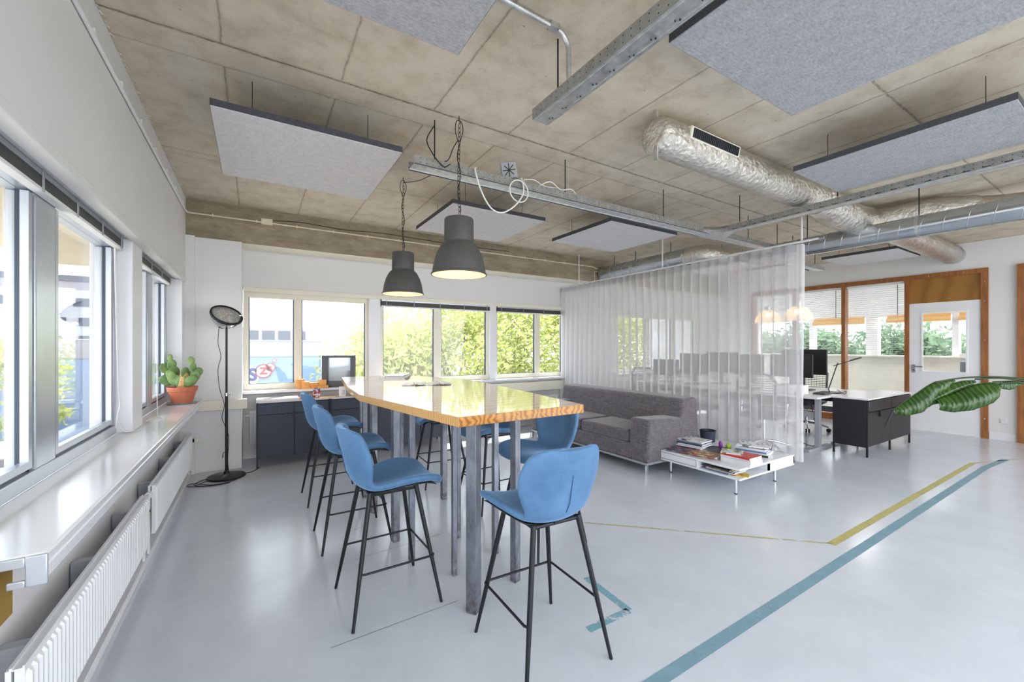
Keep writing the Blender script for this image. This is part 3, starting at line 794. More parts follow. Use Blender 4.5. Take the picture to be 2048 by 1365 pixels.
tray('short cable tray section above the right-hand desks', [(6.55, 3.0), (7.6, 3.0)], .11, [(6.7, 3.0), (7.4, 3.0)], z=2.6)
# device and cables on the tray
t = thing('vent_fan_unit', 'grey box with star-shaped vent standing on the cable tray', 'fan', (1.72, 2.86, 2.72))
R = Euler((.3, -.15, -.5))
M_ = R.to_matrix(); c = Vector((1.74, 2.86, 2.82))
build('housing', MB().obox(c, (.13, .10, .13), R), 'galvanised', t, bevel=.008)
build('face_plate', MB().obox(c+M_@Vector((0, -.054, 0)), (.12, .006, .12), R), 'grey_plastic', t, bevel=.004)
mb = MB()
for k in range(4):
    Rk = (M_@Matrix.Rotation(k*PI/4, 3, 'Y')).to_euler()
    mb.obox(c+M_@Vector((0, -.058, 0)), (.1, .003, .007), Rk)
build('vent_slots', mb, 'black_plastic', t)
build('mounting_foot', MB().obox(c+M_@Vector((0,0,-.08)), (.06, .06, .06), R), 'galvanised', t)
def cable(lab, pts, r=.006, mat='white_plastic', n=7):
    return tag(build('cable', MB().tube(spline(pts, 6), r, n), mat, smooth=60), lab, 'cable')
cable('white cable looping below the tray under the vent fan', [(1.42, 2.80, 2.75), (1.38, 2.74, 2.70), (1.42, 2.72, 2.55), (1.50, 2.72, 2.44), (1.60, 2.72, 2.42), (1.72, 2.72, 2.50), (1.80, 2.73, 2.62), (1.80, 2.76, 2.74)], .006)
cable('thin white cable coiled in a loop beside the fan', [(1.80, 2.78, 2.74)]+arc((1.76, 2.735, 2.62), .085, .6, -5.4, 14, 'xz')+[(1.84, 2.78, 2.74), (1.95, 2.80, 2.77), (2.05, 2.80, 2.74), (2.2, 2.82, 2.76)], .005)
cable('white cable lying along the tray right of fan', [(2.0, 2.80, 2.73), (2.1, 2.78, 2.78), (2.22, 2.79, 2.74), (2.35, 2.80, 2.77), (2.45, 2.82, 2.70)], .005)
cable('black cable draped over the left end of the tray', [(1.09, 2.81, 2.98), (1.03, 2.80, 2.86), (1.06, 2.77, 2.76), (1.10, 2.75, 2.70), (1.15, 2.76, 2.68), (1.2, 2.77, 2.72)], .004, 'black_plastic')

# ------------------------------------------------------------------ acoustic panels
def panel(lab, x0, x1, y0, y1, z=2.75, th=.042, mat='felt_grey'):
    t = thing('acoustic_panel', lab, 'ceiling panel', ((x0+x1)/2, (y0+y1)/2, z), 'grey felt acoustic panels')
    build('felt_board', B(x0, x1, y0, y1, z, z+th), mat, t, bevel=.003)
    e = MB(); q = .0015
    e.box(x0-q, x1+q, y0-q, y0, z+.003, z+th+.001); e.box(x0-q, x1+q, y1, y1+q, z+.003, z+th+.001)
    e.box(x0-q, x0, y0, y1, z+.003, z+th+.001); e.box(x1, x1+q, y0, y1, z+.003, z+th+.001)
    build('edge_band', e, 'felt_edge', t)
    for x in (x0+.2, x1-.2):
        for y in (y0+.15, y1-.15):
            build('suspension_wire', MB().tube([(x, y, z+th), (x, y, CZ)], .0022, 5), 'black_metal', t)
    for x in (x0+.2, x1-.2): build('hook', MB().tube([(x, y0+.15, z+th+.03), (x+.01, y0+.15, z+th+.05)], .008, 6), 'galvanised', t)
panel('pale felt ceiling panel hung over the left, nearest the left wall', -.213, .875, 2.86, 3.95)
panel('felt ceiling panel cut off by top edge above the table', -.15, .80, .68, 1.765, mat='felt_dark')
panel('large dark felt ceiling panel at upper right corner', 1.567, 2.67, .1, 1.20, mat='felt_dark')
panel('felt ceiling panel between the foil duct and right tray', 3.54, 4.335, .47, 1.58, z=2.75, mat='felt_dark')
panel('felt ceiling panel behind the nearer large pendant', 1.585, 2.66, 3.61, 4.65)
panel('felt ceiling panel above the sofa', 3.25, 4.35, 3.22, 4.26)
panel('felt ceiling panel over the desks near the white door', 7.5, 8.42, 2.05, 2.95)
panel('felt ceiling panel behind the end of the foil elbow', 6.1, 7.1, 3.7, 4.7)
panel('narrow felt panel seen beyond the desk pendant', 7.5, 8.4, 3.5, 4.1)

# ------------------------------------------------------------------ ducts
def foil_tube(pts, rad, n=20, seed=1, amp=.006):
    r_ = random.Random(seed); P = spline(pts, 8); mb = MB()
    m_ = len(P); rr = []
    for i in range(m_):
        f = i/(m_-1)*(len(rad)-1); k = min(int(f), len(rad)-2); rr.append(rad[k]+(rad[k+1]-rad[k])*(f-k))
    mb.tube(P, rr, n)
    for i, p in enumerate(mb.v):
        mb.v[i] = (p[0]+r_.uniform(-amp, amp), p[1]+r_.uniform(-amp, amp), p[2]+r_.uniform(-amp, amp))
    return mb
t = thing('foil_duct', 'wide foil-wrapped air duct with black grille and blunt end', 'duct', (4, 1.92, 2.87))
build('duct_body', foil_tube([(2.33, 1.92, 2.87), (2.37, 1.92, 2.87), (2.5, 1.92, 2.87), (3.2, 1.92, 2.87), (4.0, 1.92, 2.87), (4.8, 1.92, 2.87)], [.08, .125, .13, .132, .134, .134], seed=4, amp=.002), 'foil', t, smooth=True)
mb = MB(); mb.obox((2.86, 1.806, 2.892), (.60, .05, .085), (.22, 0, 0))
build('grille_frame', mb, 'cream_paint', t, bevel=.006)
mb = MB(); mb.obox((2.86, 1.781, 2.887), (.55, .008, .06), (.22, 0, 0))
build('grille_opening', mb, 'black_plastic', t)
mb = MB()
for i in range(26): mb.obox((2.59+i*.0216, 1.777, 2.886), (.004, .008, .058), (.22, 0, 0))
build('grille_blades', mb, 'frame_dark', t)
build('hanger_strap', MB().obox((2.34, 1.90, 2.74), (.012, .03, .12)).obox((2.34, 1.90, 3.0), (.012, .03, .06)), 'galvanised', t)
t = thing('foil_duct', 'creased flexible foil duct joining at the crossing', 'duct', (5.4, 1.9, 2.85))
build('duct_body', foil_tube([(4.78, 1.92, 2.87), (5.1, 1.92, 2.84), (5.5, 1.9, 2.80), (5.95, 1.92, 2.82), (6.3, 1.92, 2.85)], [.145, .165, .15, .175, .15], seed=5, amp=.007), 'foil', t, smooth=True)
build('seam_band', MB().tube([(5.18, 1.92, 2.83), (5.22, 1.92, 2.83)], .168, 20), 'foil', t, smooth=50)
t = thing('foil_duct', 'foil duct running on to the right wall above the door', 'duct', (8, 1.92, 2.86))
build('duct_body', foil_tube([(6.28, 1.92, 2.86), (7.2, 1.92, 2.86), (8.4, 1.92, 2.86), (9.5, 1.92, 2.86)], [.14, .14, .14, .14], seed=6, amp=.002), 'foil', t, smooth=True)
build('end_collar', MB().tube([(9.32, 1.92, 2.86), (9.38, 1.92, 2.86)], .146, 20), 'galvanised_duct', t, smooth=50)
build('hanger', MB().tube([(8.8, 1.92, 2.98), (8.8, 1.92, CZ)], .006, 6), 'black_metal', t)
t = thing('foil_duct', 'baggy foil hose running right above the spiral pipe', 'duct', (6.2, .7, 2.85))
build('duct_body', foil_tube([(6.1, 1.85, 2.85), (6.25, 1.4, 2.86), (6.45, .9, 2.80), (6.5, .3, 2.82), (6.5, -.4, 2.84), (6.5, -1.4, 2.84)], [.14, .15, .13, .14, .15, .15], seed=7, amp=.008), 'foil', t, smooth=True)
def spiral(lab, x, y0, y1, z, r, hang, elbow=False):
    t = thing('spiral_duct', lab, 'duct', (x, (y0+y1)/2, z), 'galvanised spiral ducts')
    build('duct_body', MB().tube([(x, y0, z), (x, y1, z)], r, 32), 'galvanised_duct', t, smooth=60)
    mb = MB(); n = int(abs(y1-y0)/.16)
    pts = []
    for i in range(n*16+1):
        a = 2*PI*i/16; pts.append((x+(r+.001)*math.cos(a), y0+(y1-y0)*i/(n*16), z+(r+.001)*math.sin(a)))
    mb.tube(pts, .0035, 4); build('spiral_seam', mb, 'galvanised_duct', t, smooth=True)
    for y in hang:
        build('hanger_rod', MB().tube([(x, y, z+r), (x, y, CZ)], .005, 6), 'black_metal', t)
        build('hanger_band', MB().tube([(x, y-.012, z), (x, y+.012, z)], r+.003, 24), 'galvanised', t, smooth=60)
    return t
spiral('long spiral steel pipe crossing below the foil duct', 5.72, -1.5, 2.75, 2.62, .107, [.35, 1.4, 2.4])
sp = spiral('spiral steel pipe with foil elbow behind the curtain rail', 5.52, 3.85, 5.7, 2.76, .12, [4.2, 4.9, 5.4])
build('elbow', foil_tube([(5.52, 3.95, 2.76), (5.53, 3.75, 2.76), (5.63, 3.62, 2.76), (5.8, 3.58, 2.74), (5.95, 3.55, 2.70)], [.12, .125, .125, .12, .12], seed=9, amp=.003), 'foil', sp, smooth=True)

# ------------------------------------------------------------------ pendant lamps
def pendant(x, y, lab):
    t = thing('pendant_lamp', lab, 'lamp', (x, y, 1.905), 'dark grey pendants above the bar table')
    k = .2
    prof = [(.193,0), (.190,.01), (.186,.03), (.176,.09), (.158,.15), (.128,.205), (.106,.225), (.104,.232), (.104,.24), (.104,.245), (.103,.385), (.098,.397), (.06,.402), (.012,.403)]
    inner = [(r-.004, z-.003) for r, z in prof if z < .39]
    build('shade', MB().lathe(prof, (x, y, 1.905), 48), 'lamp_grey', t, smooth=50)
    build('shade_lining', MB().lathe([(.190, .001)]+inner[2:-1], (x, y, 1.905), 48), 'shade_inside', t, smooth=50)
    build('shade_rim', MB().lathe([(.188,.0), (.195,-.001), (.197,.006), (.192,.014)], (x, y, 1.905), 48), 'lamp_grey', t, smooth=True)
    build('bulb', MB().sphere((x, y, 2.03), .035), 'bulb_warm', t, smooth=True)
    # chain
    z = 2.31; i = 0; mb = MB()
    while z < 2.99:
        c = (x+.004*math.sin(z*9), y, z)
        el = [Vector((.009*math.cos(a), 0, .019*math.sin(a))) for a in [2*PI*q/8 for q in range(9)]]
        Rm = Matrix.Rotation(i*PI/2+.4, 3, 'Z'); mb.tube([Vector(c)+Rm@e for e in el], .002, 5, False)
        z += .031; i += 1
    build('chain', mb, 'black_metal', t, smooth=True)
    build('flex', MB().tube(spline([(x, y, 2.30), (x+.014, y+.004, 2.38), (x-.008, y, 2.5), (x+.014, y, 2.62), (x-.012, y+.004, 2.74), (x+.012, y, 2.86), (x+.03, y, 2.93), (x+.018, y, 2.99), (x-.018, y, 2.99), (x-.028, y, 2.92), (x-.005, y, 2.84)]), .003, 6), 'black_plastic', t, smooth=True)
    build('ceiling_hook', MB().tube([(x, y, CZ), (x, y, 3.0), (x+.01, y, 2.985), (x, y, 2.975)], .003, 6), 'black_metal', t, smooth=True)
    l = bpy.data.lights.new('pendant_glow', 'POINT'); l.energy = .9; l.color = (1, .76, .5); l.shadow_soft_size = .035
    lo = bpy.data.objects.new('pendant_glow', l); C.objects.link(lo); lo.location = (0, 0, .07); lo.parent = t
    return t
pendant(1.226, 2.687, 'dark grey bell pendant on chain, the nearer and larger-looking one')
pendant(1.212, 3.94, 'dark grey bell pendant on chain, the farther of the two')
cable('slack black cable tying far pendant chain to the tray', [(1.215, 3.94, 2.98), (1.26, 3.85, 2.965), (1.27, 3.6, 2.9), (1.25, 3.2, 2.82), (1.2, 2.87, 2.74)], .0035, 'black_plastic')
cable('black cable linking near pendant to the cable tray', [(1.22, 2.69, 2.86), (1.19, 2.71, 2.80), (1.17, 2.76, 2.73), (1.1, 2.80, 2.72)], .0035, 'black_plastic')
def glass_pendant(x, y, lab):
    t = thing('glass_pendant', lab, 'lamp', (x, y, 1.82), 'frosted glass pendants above the desks')
    prof = [(.19*math.cos(a), .0+.215*math.sin(a)) for a in [PI/2*q/12 for q in range(12)]]
    build('glass_shade', MB().lathe(prof, (x, y, 1.80), 36), 'opal_glass', t, smooth=True)
    build('cap', MB().lathe([(.05, 0), (.052, .01), (.052, .06), (.01, .065)], (x, y, 2.0), 20), 'brushed_steel', t, smooth=50)
    build('bulb', MB().sphere((x, y, 1.93), .042), 'bulb_warm', t, smooth=True)
    build('flex', MB().tube(spline([(x, y, 2.06), (x, y, 2.4), (x-.02, y, 2.6), (x-.05, y, 2.72)]), .003, 6), 'white_plastic', t)
    l = bpy.data.lights.new('desk_glow', 'POINT'); l.energy = 1.2; l.color = (1, .72, .42); l.shadow_soft_size = .04
    lo = bpy.data.objects.new('desk_glow', l); C.objects.link(lo); lo.location = (0, 0, .04); lo.parent = t
glass_pendant(6.9, 3.02, 'glowing frosted glass dome pendant right of the curtain edge')
glass_pendant(7.25, 3.62, 'glowing frosted glass dome pendant blurred behind the curtain')
cable('curly white cable hanging above the desks', [(6.35, 2.9, 2.62)]+[(6.35+.018*math.cos(i*1.6), 2.9+.018*math.sin(i*1.6), 2.62-.008*i) for i in range(1, 52)], .004)
cable('coiled white lead drooping beside the desk pendant', [(6.6, 2.95, 2.60), (6.62, 2.95, 2.42), (6.56, 2.95, 2.3), (6.45, 2.95, 2.26), (6.38, 2.95, 2.32)], .004)

# ------------------------------------------------------------------ curtain
t = thing('sheer_curtain', 'floor-length pleated white sheer curtain dividing the office', 'curtain', (4.88, 4.1, .19))
def cx(y, z):
    ph = (y-2.1)/4.0*31*2*PI + .5*math.sin(y*2.3)
    s_ = math.sin(ph)
    return 4.88 + .045*(s_+.28*math.sin(2*ph+.7)) + .012*math.sin(z*1.3+y*3)*(1-(z-.19)/2.3), .016*math.cos(ph)
N = 31*14
def curtain_rows(zs):
    rows = []
    for z in zs:
        r_ = []
        for i in range(N+1):
            y = 2.12+4.0*i/N; x, dy = cx(y, z)
            r_.append((x, y+dy*1.3+(.09*(1-(z-.19)/2.3) if i > N else 0), z))
        rows.append(r_)
    return rows
build('fabric', MB().grid(curtain_rows([.19+2.215*k/8 for k in range(9)])), 'sheer_curtain', t, smooth=True)
build('header_band', MB().grid(curtain_rows([2.405, 2.485])), 'curtain_band', t, smooth=True)
mb = MB(); mb.grid([[(4.88+.05*math.cos(a), 2.1+.018*math.sin(2*a)+.012*k, z) for k in (0, 1)] for a, z in [(0, .19)]]) if False else None
build('side_hem', MB().grid([[(4.93-.02*math.sin(z*2), 2.10+.0*z, z), (4.88, 2.085, z), (4.84+.01*math.sin(z*3), 2.105, z), (4.86, 2.14, z)] for z in [.19+2.29*k/10 for k in range(11)]]), 'sheer_curtain', t, smooth=True)
t = thing('curtain_rail', 'slim white curtain rail hung from the ceiling on rods', 'rail', (4.88, 4, 2.5))
build('rail_tube', MB().tube([(4.88, 1.93, 2.505), (4.88, 6.1, 2.505)], .012, 10), 'white_paint', t, smooth=50)
build('end_stop', MB().tube([(4.88, 1.90, 2.50), (4.88, 1.94, 2.50)], .018, 10), 'brushed_steel', t, smooth=50)
for y in (2.1, 3.85, 5.62): build('hanging_rod', MB().tube([(4.88, y, 2.51), (4.88, y, CZ)], .009, 8), 'white_paint', t, smooth=50)

# ------------------------------------------------------------------ bar table
t = thing('bar_table', 'high bar table with angular varnished timber top on steel tube legs', 'table', (1.2, 3.2, 0))
poly = [(.81,1.78), (.69,2.5), (.615,3.0), (.66,3.7), (.80,4.8), (1.43,4.85), (1.80,3.95), (1.80,3.33), (1.60,1.80)]
top = build('table_top', MB().prism(poly, 1.022, 1.07), ['table_wood_top', 'table_wood_edge', 'table_wood_grain'], t, bevel=.003)
for p in top.data.polygons:
    n = p.normal
    p.material_index = 0 if abs(n.z) > .5 else (1 if n.y < -.7 else 2)
legs = [(.985,1.975,.075,.6), (1.04,2.35,.036,0), (1.27,2.80,.04,.2), (.862,2.985,.06,.15), (.875,2.66,.045,0), (1.48,3.58,.06,.1), (1.385,2.45,.045,.1), (1.325,2.10,.055,.3), (.855,3.60,.06,.2), (.87,4.0,.05,0), (.93,4.4,.05,0), (1.35,4.45,.05,0)]
for x, y, w, a in legs:
    w *= .8
    build('leg', MB().obox((x, y, .511), (w, w, 1.022), (0, 0, a)), 'raw_steel', t, bevel=.002)
# magazines on the table
def flat(lab, name, cat, c, size, rz, mat, group=None):
    o = MB().obox((c[0], c[1], c[2]+size[2]/2), size, (0, 0, rz)); return tag(build(name, o, mat), lab, cat, group)
def book(lab, x, y, z, w, l, th, rz, cover, group=None, pages='paper', name='magazine', cat='magazine'):
    t = thing(name, lab, cat, (x, y, z), group, rz)
    build('page_block', MB().box(-w/2+.003, w/2-.003, -l/2+.002, l/2-.003, .0015, th-.0015), pages, t, local=True)
    mb = MB(); mb.box(-w/2, w/2, -l/2, l/2, th-.0015, th); mb.box(-w/2, w/2, -l/2, l/2, 0, .0015); mb.box(-w/2, -w/2+.002, -l/2, l/2, .0015, th-.0015)
    build('cover', mb, cover, t, local=True)
    return t
G = 'magazines on the bar table'
book('pale magazine at bottom of the pile on bar table', 1.28, 4.42, 1.0705, .26, .36, .010, -.5, 'cover_white', G)
book('maroon magazine in the middle of bar table pile', 1.30, 4.40, 1.081, .23, .32, .012, -.4, 'cover_maroon', G)
book('grey magazine topping the pile on bar table', 1.29, 4.43, 1.0935, .22, .31, .007, -.55, 'cover_white', G)
t = thing('newspaper', 'folded grey newspaper lying alone on the bar table', 'newspaper', (1.29, 3.5, 1.07), rz=-.35)
for i in range(4): build('fold', MB().obox((-.16+.105*i, 0, .006+.002*(i%2)), (.10, .24, .010), (0, .06*(1 if i%2 else -1), 0)), 'print_news', t, local=True, bevel=.002)

# ------------------------------------------------------------------ bar stools
def make_stool():
    t = thing('bar_stool', 'x', 'stool', (0,0,0), 'blue velvet bar stools')
    prof = [  # x, z, half width, curl up, curl forward
        (.262,.628,.15,.000,0), (.252,.648,.20,.012,0), (.22,.660,.23,.03,0), (.15,.660,.24,.045,0), (.07,.654,.236,.05,0),
        (-.01,.646,.215,.045,.0), (-.08,.640,.185,.035,.01), (-.135,.648,.165,.02,.03), (-.175,.68,.168,.01,.05), (-.20,.735,.192,0,.075),
        (-.215,.795,.216,0,.085), (-.228,.855,.225,0,.085), (-.238,.905,.210,0,.075), (-.246,.942,.196,0,.068), (-.252,.966,.165,0,.05), (-.253,.975,.11,0,.03)]
    rows = []
    for x, z, w, cu, cf in prof:
        r_ = []
        for k in range(9):
            v = -1+2*k/8
            r_.append((x+cf*v*v, w*v*(1-.04*v*v), z+cu*v*v-(.012*(1-v*v) if x > -.1 else 0)))
        rows.append(r_)
    build('seat_shell', MB().grid(rows), 'blue_velvet', t, local=True, solid=.036, sub=2)
    rows2 = [[(x*.94+cf*v*v*.8-.004, w*.9*v, z+cu*v*v*.9-.032) for v in (-1, -.5, 0, .5, 1)] for x, z, w, cu, cf in prof[1:8]]
    build('seat_pan', MB().grid(rows2), 'black_plastic', t, local=True, solid=.012, sub=1)
    build('back_seam', MB().tube([(-.196,.0,.69), (-.222,.0,.735), (-.234,0,.80), (-.246,0,.86)], .0022, 5), 'seam_blue', t, local=True, smooth=True)
    T = {}
    for sx in (-1, 1):
        for sy in (-1, 1):
            a = Vector((sx*.125, sy*.12, .632)); b = Vector((sx*.232, sy*.225, 0))
            build('leg', MB().tube([a, a.lerp(b, .55), b], [.0125, .0115, .0078], 10), 'black_metal', t, local=True, smooth=50)
            T[sx, sy] = a.lerp(b, .60); 
    build('under_frame', MB().obox((0, 0, .625), (.27, .03, .012)).obox((0, 0, .625), (.03, .26, .012)).tube([(-.125,-.12,.62), (.125,-.12,.62), (.125,.12,.62), (-.125,.12,.62), (-.125,-.12,.62)], .008, 6), 'black_metal', t, local=True)
    o = .012
    pts = [T[-1,-1], T[-1,-1]+Vector((.02, -o, 0)), T[1,-1]+Vector((.0, -o, 0)), T[1,-1]+Vector((o, -.004, 0)), T[1,1]+Vector((o, .004, 0)), T[1,1]+Vector((0, o, 0)), T[-1,1]+Vector((.02, o, 0)), T[-1,1]]
    build('footrest', MB().tube(pts, .0058, 8), 'black_metal', t, local=True, smooth=50)
    return t
st = make_stool()
spots = [(.635, 2.36, 0.02, 'blue velvet bar stool on table left side, closest to camera'),
    (.615, 3.25, .0, 'blue velvet bar stool on table left side, second from camera'),
    (.62, 4.22, .02, 'blue velvet bar stool on table left side, farthest from camera'),
    (1.14, 1.585, PI/2-.03, 'blue velvet bar stool at near end of table, back to camera'),
    (1.76, 2.44, PI+.12, 'blue velvet bar stool on table right side, closest to sofa arm'),
    (1.81, 3.27, PI+.05, 'blue velvet bar stool on table right side, middle, seen between the legs'),
    (1.66, 4.10, PI-.05, 'blue velvet bar stool on table right side, farthest, mostly hidden by top')]
for i, (x, y, a, lab) in enumerate(spots):
    o = st if i == 0 else copy_tree(st)
    o.location = (x, y, 0); o.rotation_euler = (0, 0, a); o['label'] = lab

# ------------------------------------------------------------------ floor lamp
t = thing('floor_lamp', 'tall black studio floor lamp with round head by the pilaster', 'lamp', (-.257, 5.4, 0))
bx, by = -.257, 5.4
build('base', MB().lathe([(.0,.0), (.172,0), (.178,.008), (.172,.02), (.09,.034), (.03,.042), (.02,.07), (.0,.07)], (bx, by, 0), 40), 'black_metal', t, smooth=50)
build('pole', MB().tube([(bx, by, .05), (bx, by, .90)], .014, 12), 'black_metal', t, smooth=50)
build('upper_pole', MB().tube([(bx, by, .88), (bx, by, 1.60)], .0105, 12), 'black_metal', t, smooth=50)
build('clamp_collar', MB().tube([(bx, by, .87), (bx, by, .905)], .019, 12).tube([(bx, by, .89), (bx+.05, by-.01, .89)], .006, 8).tube([(bx+.045, by-.01, .87), (bx+.045, by-.01, .91)], .007, 8), 'chrome', t, smooth=50)
build('cable_hook', MB().tube([(bx-.012, by, .27), (bx-.03, by, .265), (bx-.035, by, .21)], .004, 6), 'black_metal', t)
hc = Vector((bx, by, 1.735))
cam_dir = Vector((-.0+.257, -5.4, 0)).normalized()
yaw = math.atan2(-.83, .56)
side = Vector((math.cos(math.radians(-31)), math.sin(math.radians(-31)), 0))
yk = [hc+side*(.155*math.cos(a))+Vector((0,0,.135*math.sin(a))) for a in [PI+PI*q/16 for q in range(17)]]
build('yoke', MB().tube(yk, .006, 8), 'black_metal', t, smooth=50)
for s_ in (-1, 1): build('yoke_screw', MB().tube([hc+side*s_*.14, hc+side*s_*.172], .008, 8), 'chrome', t, smooth=50)
fwd = Vector((.05, -1, 0))
tilt = math.radians(50)
nz = (fwd*math.cos(tilt)+Vector((0,0,1))*math.sin(tilt)+Vector((1,0,0))*.30).normalized()
Rm = nz.to_track_quat('Z', 'Y').to_matrix()
build('reflector', MB().lathe([(.02,-.125), (.06,-.12), (.10,-.10), (.13,-.06), (.143,-.02), (.146,0)], hc, 36, Rm, cap0=True), 'chrome', t, smooth=50)
build('rim', MB().lathe([(.143,-.012), (.153,-.008), (.155,.012), (.148,.02), (.138,.016)], hc, 36, Rm), 'black_metal', t, smooth=True)
build('lens', MB().lathe([(.001,.022), (.06,.02), (.11,.014), (.14,.008)], hc, 36, Rm), 'lens_glass', t, smooth=True)
build('socket_housing', MB().lathe([(.035,-.16), (.04,-.155), (.04,-.12), (.03,-.11)], hc, 16, Rm, cap0=True), 'black_plastic', t, smooth=50)
build('power_cord', MB().tube(spline([hc+Vector((-.06,0,-.08)), (bx-.075, by, 1.45), (bx-.05, by, 1.3), (bx-.075, by, 1.15), (bx-.06, by, .95), (bx-.02, by, .78), (bx-.04, by, .65), (bx-.012, by-.012, .55), (bx+.02, by, .42), (bx+.012, by-.01, .2), (bx+.03, by-.05, .05), (bx+.1, by-.16, .006), (bx-.1, by-.25, .006), (bx-.28, by-.1, .006), (bx-.3, by-.2, .006), (bx-.05, by-.28, .006), (bx+.05, by-.22, .006)]), .0035, 6), 'black_plastic', t, smooth=True)
cable('black floor cable coiled at the foot of floor lamp', [(-.48, 5.25, .006), (-.40, 5.36, .006), (-.30, 5.5, .006), (-.42, 5.42, .006), (-.52, 5.28, .006), (-.46, 5.16, .006), (-.34, 5.12, .006), (-.22, 5.15, .006)], .004, 'black_plastic')
cable('black floor cable from floor lamp to the low cabinet', [(-.14, 5.47, .006), (-.06, 5.44, .006), (.0, 5.5, .006), (.05, 5.62, .006)], .004, 'black_plastic')

# ------------------------------------------------------------------ cactus
t = thing('cactus_plant', 'prickly pear cactus in terracotta pot on left sill', 'plant', (-.615, 5.28, .83))
px, py = -.615, 5.28
build('saucer', MB().lathe([(.0,.0), (.115,0), (.13,.012), (.12,.012), (.0,.006)], (px, py, .83), 32), 'grey_plastic', t, smooth=50)
build('pot', MB().lathe([(.0,.006), (.082,.006), (.112,.12), (.122,.122), (.127,.165), (.118,.165), (.108,.13), (.0,.13)], (px, py, .835), 36), 'terracotta', t, smooth=40)
build('soil', MB().lathe([(.0,.155), (.112,.15)], (px, py, .835), 24), 'soil', t)
mb = MB()
build('trunk', MB().tube([(px, py, .97), (px+.01, py, 1.03), (px+.015, py-.01, 1.09), (px+.02, py-.01, 1.15)], [.05, .055, .045, .025], 10), 'cactus_stem', t, smooth=True)
pads = [(-.03,-.05,.20,.055,.3,.2), (-.10,-.05,.225,.06,-.7,.2), (-.165,-.02,.215,.055,-1.2,.5), (-.08,0,.30,.05,-.2,1.0), (-.10,.02,.37,.042,.2,.6), (.02,-.02,.29,.045,.1,1.2), (.07,-.03,.21,.055,.8,.3), (.12,.0,.25,.05,.5,.2),
    (.15,.03,.29,.05,.9,.4), (.10,.0,.35,.033,.1,.5), (.085,.0,.41,.036,-.2,.3), (-.15,.06,.33,.05,-.3,.8), (.04,.03,.24,.06,.4,.9), (-.14,-.07,.27,.045,-.6,.3), (-.11,.05,.44,.03,0,.2)]
for dx, dy, dz, r_, rl, yw in pads:
    Rr = Matrix.Rotation(-.55+yw, 3, 'Z')@Matrix.Rotation(rl, 3, 'Y')
    build('pad', MB().sphere((px+dx*.85-dy*.4, py+dy-dx*.45, .85+dz), r_*1.08, (.84, .17, 1.12), 14, 10, Rr), 'cactus_pad', t, smooth=True)

# cords by the left window pier
cable('white blind cord hanging beside the left window pier', [(-.76, 3.60, 2.05), (-.755, 3.62, 1.6), (-.75, 3.61, 1.2), (-.745, 3.63, 1.05), (-.75, 3.60, .95), (-.73, 3.62, .86), (-.70, 3.66, .838), (-.66, 3.75, .836)], .003)
cable('white blind cord with tassel knotted near the pier', [(-.76, 3.58, 2.05), (-.752, 3.60, 1.4), (-.748, 3.62, 1.1), (-.735, 3.59, 1.03), (-.75, 3.60, .96), (-.75, 3.56, .88)], .003)
cable('tangle of thin white cord lying on the left sill', [(-.70, 4.55, 1.3), (-.69, 4.5, .86), (-.66, 4.35, .834), (-.60, 4.2, .834), (-.64, 4.05, .834), (-.70, 4.15, .834), (-.66, 4.4, .834), (-.60, 4.35, .834), (-.63, 4.1, .834)], .0025)

# ------------------------------------------------------------------ low cabinets under the far windows
def cabinet(x0, lab, n_legs=True):
    t = thing('low_cabinet', lab, 'cabinet', (x0+.4, 5.8, 0), 'dark blue cabinets under the far window')
    y0, y1, w = 5.6, 5.97, .782
    mb = MB(); mb.box(x0, x0+w, y0+.02, y1, .10, .745)
    build('body', mb, 'navy_metal', t, bevel=.003)
    build('top_board', B(x0, x0+w, y0, y1, .745, .762), 'desk_white', t, bevel=.002)
    for k in range(2):
        a = x0+.012+k*.382; b = a+.372
        build('drawer_front', B(a, b, y0, y0+.02, .612, .735), 'embossed_navy', t)
        d = build('door', B(a, b, y0, y0+.02, .105, .605), 'navy_metal', t, bevel=.002)
        hx = b-.012 if k == 0 else a+.002
        build('handle', B(hx-.006, hx+.012, y0-.008, y0, .54, .62), 'black_plastic', d)
    for x in (x0+.001, x0+w-.019):
        for y in (y0-.004, y1-.018): build('leg', B(x, x+.018, y, y+.018, 0, .75), 'black_metal', t)
    return t
cabinet(.015, 'dark blue low cabinet at left end, nearest the floor lamp')
cabinet(.80, 'dark blue low cabinet in the middle of the row')
cabinet(1.585, 'dark blue low cabinet at right end, behind the bar table legs')
# things on the cabinets and sill
t = thing('television', 'old grey framed television on the far sill', 'television', (.95, 5.88, .762), rz=-.28)
mb = MB(); w_, h_ = .42, .40
mb.box(-w_/2, w_/2, -.03, .10, .02, .08); mb.box(-w_/2, w_/2, -.03, .10, .40, .43); mb.box(-w_/2, -w_/2+.075, -.03, .10, .08, .40); mb.box(w_/2-.06, w_/2, -.03, .10, .08, .40)
build('housing', mb, 'dark_grey_plastic', t, local=True, bevel=.004)
build('screen', B(-w_/2+.07, w_/2-.055, .045, .05, .075, .405), 'screen_glassy', t, local=True)
build('base', B(-.15, .15, -.02, .09, 0, .022), 'dark_grey_plastic', t, local=True)
t.location = (.97, 6.03, .853-.0)
def wbox(lab, x, y, z, s_, rz=0): return tag(build('wooden_block', MB().obox((x, y, z+s_[2]/2), s_, (0,0,rz)), 'stick_wood', bevel=.004), lab, 'wooden block', 'wooden blocks on the far sill')
wbox('tall pale wooden block at left of the sill group', .505, 6.06, .853, (.10, .10, .125))
wbox('low pale wooden block in front of the tall one', .56, 6.0, .853, (.09, .07, .05))
wbox('square wooden block standing on the low front block', .56, 6.0, .903, (.09, .07, .045), .1)
wbox('flat long wooden block in middle of the sill group', .67, 6.05, .853, (.13, .08, .075))
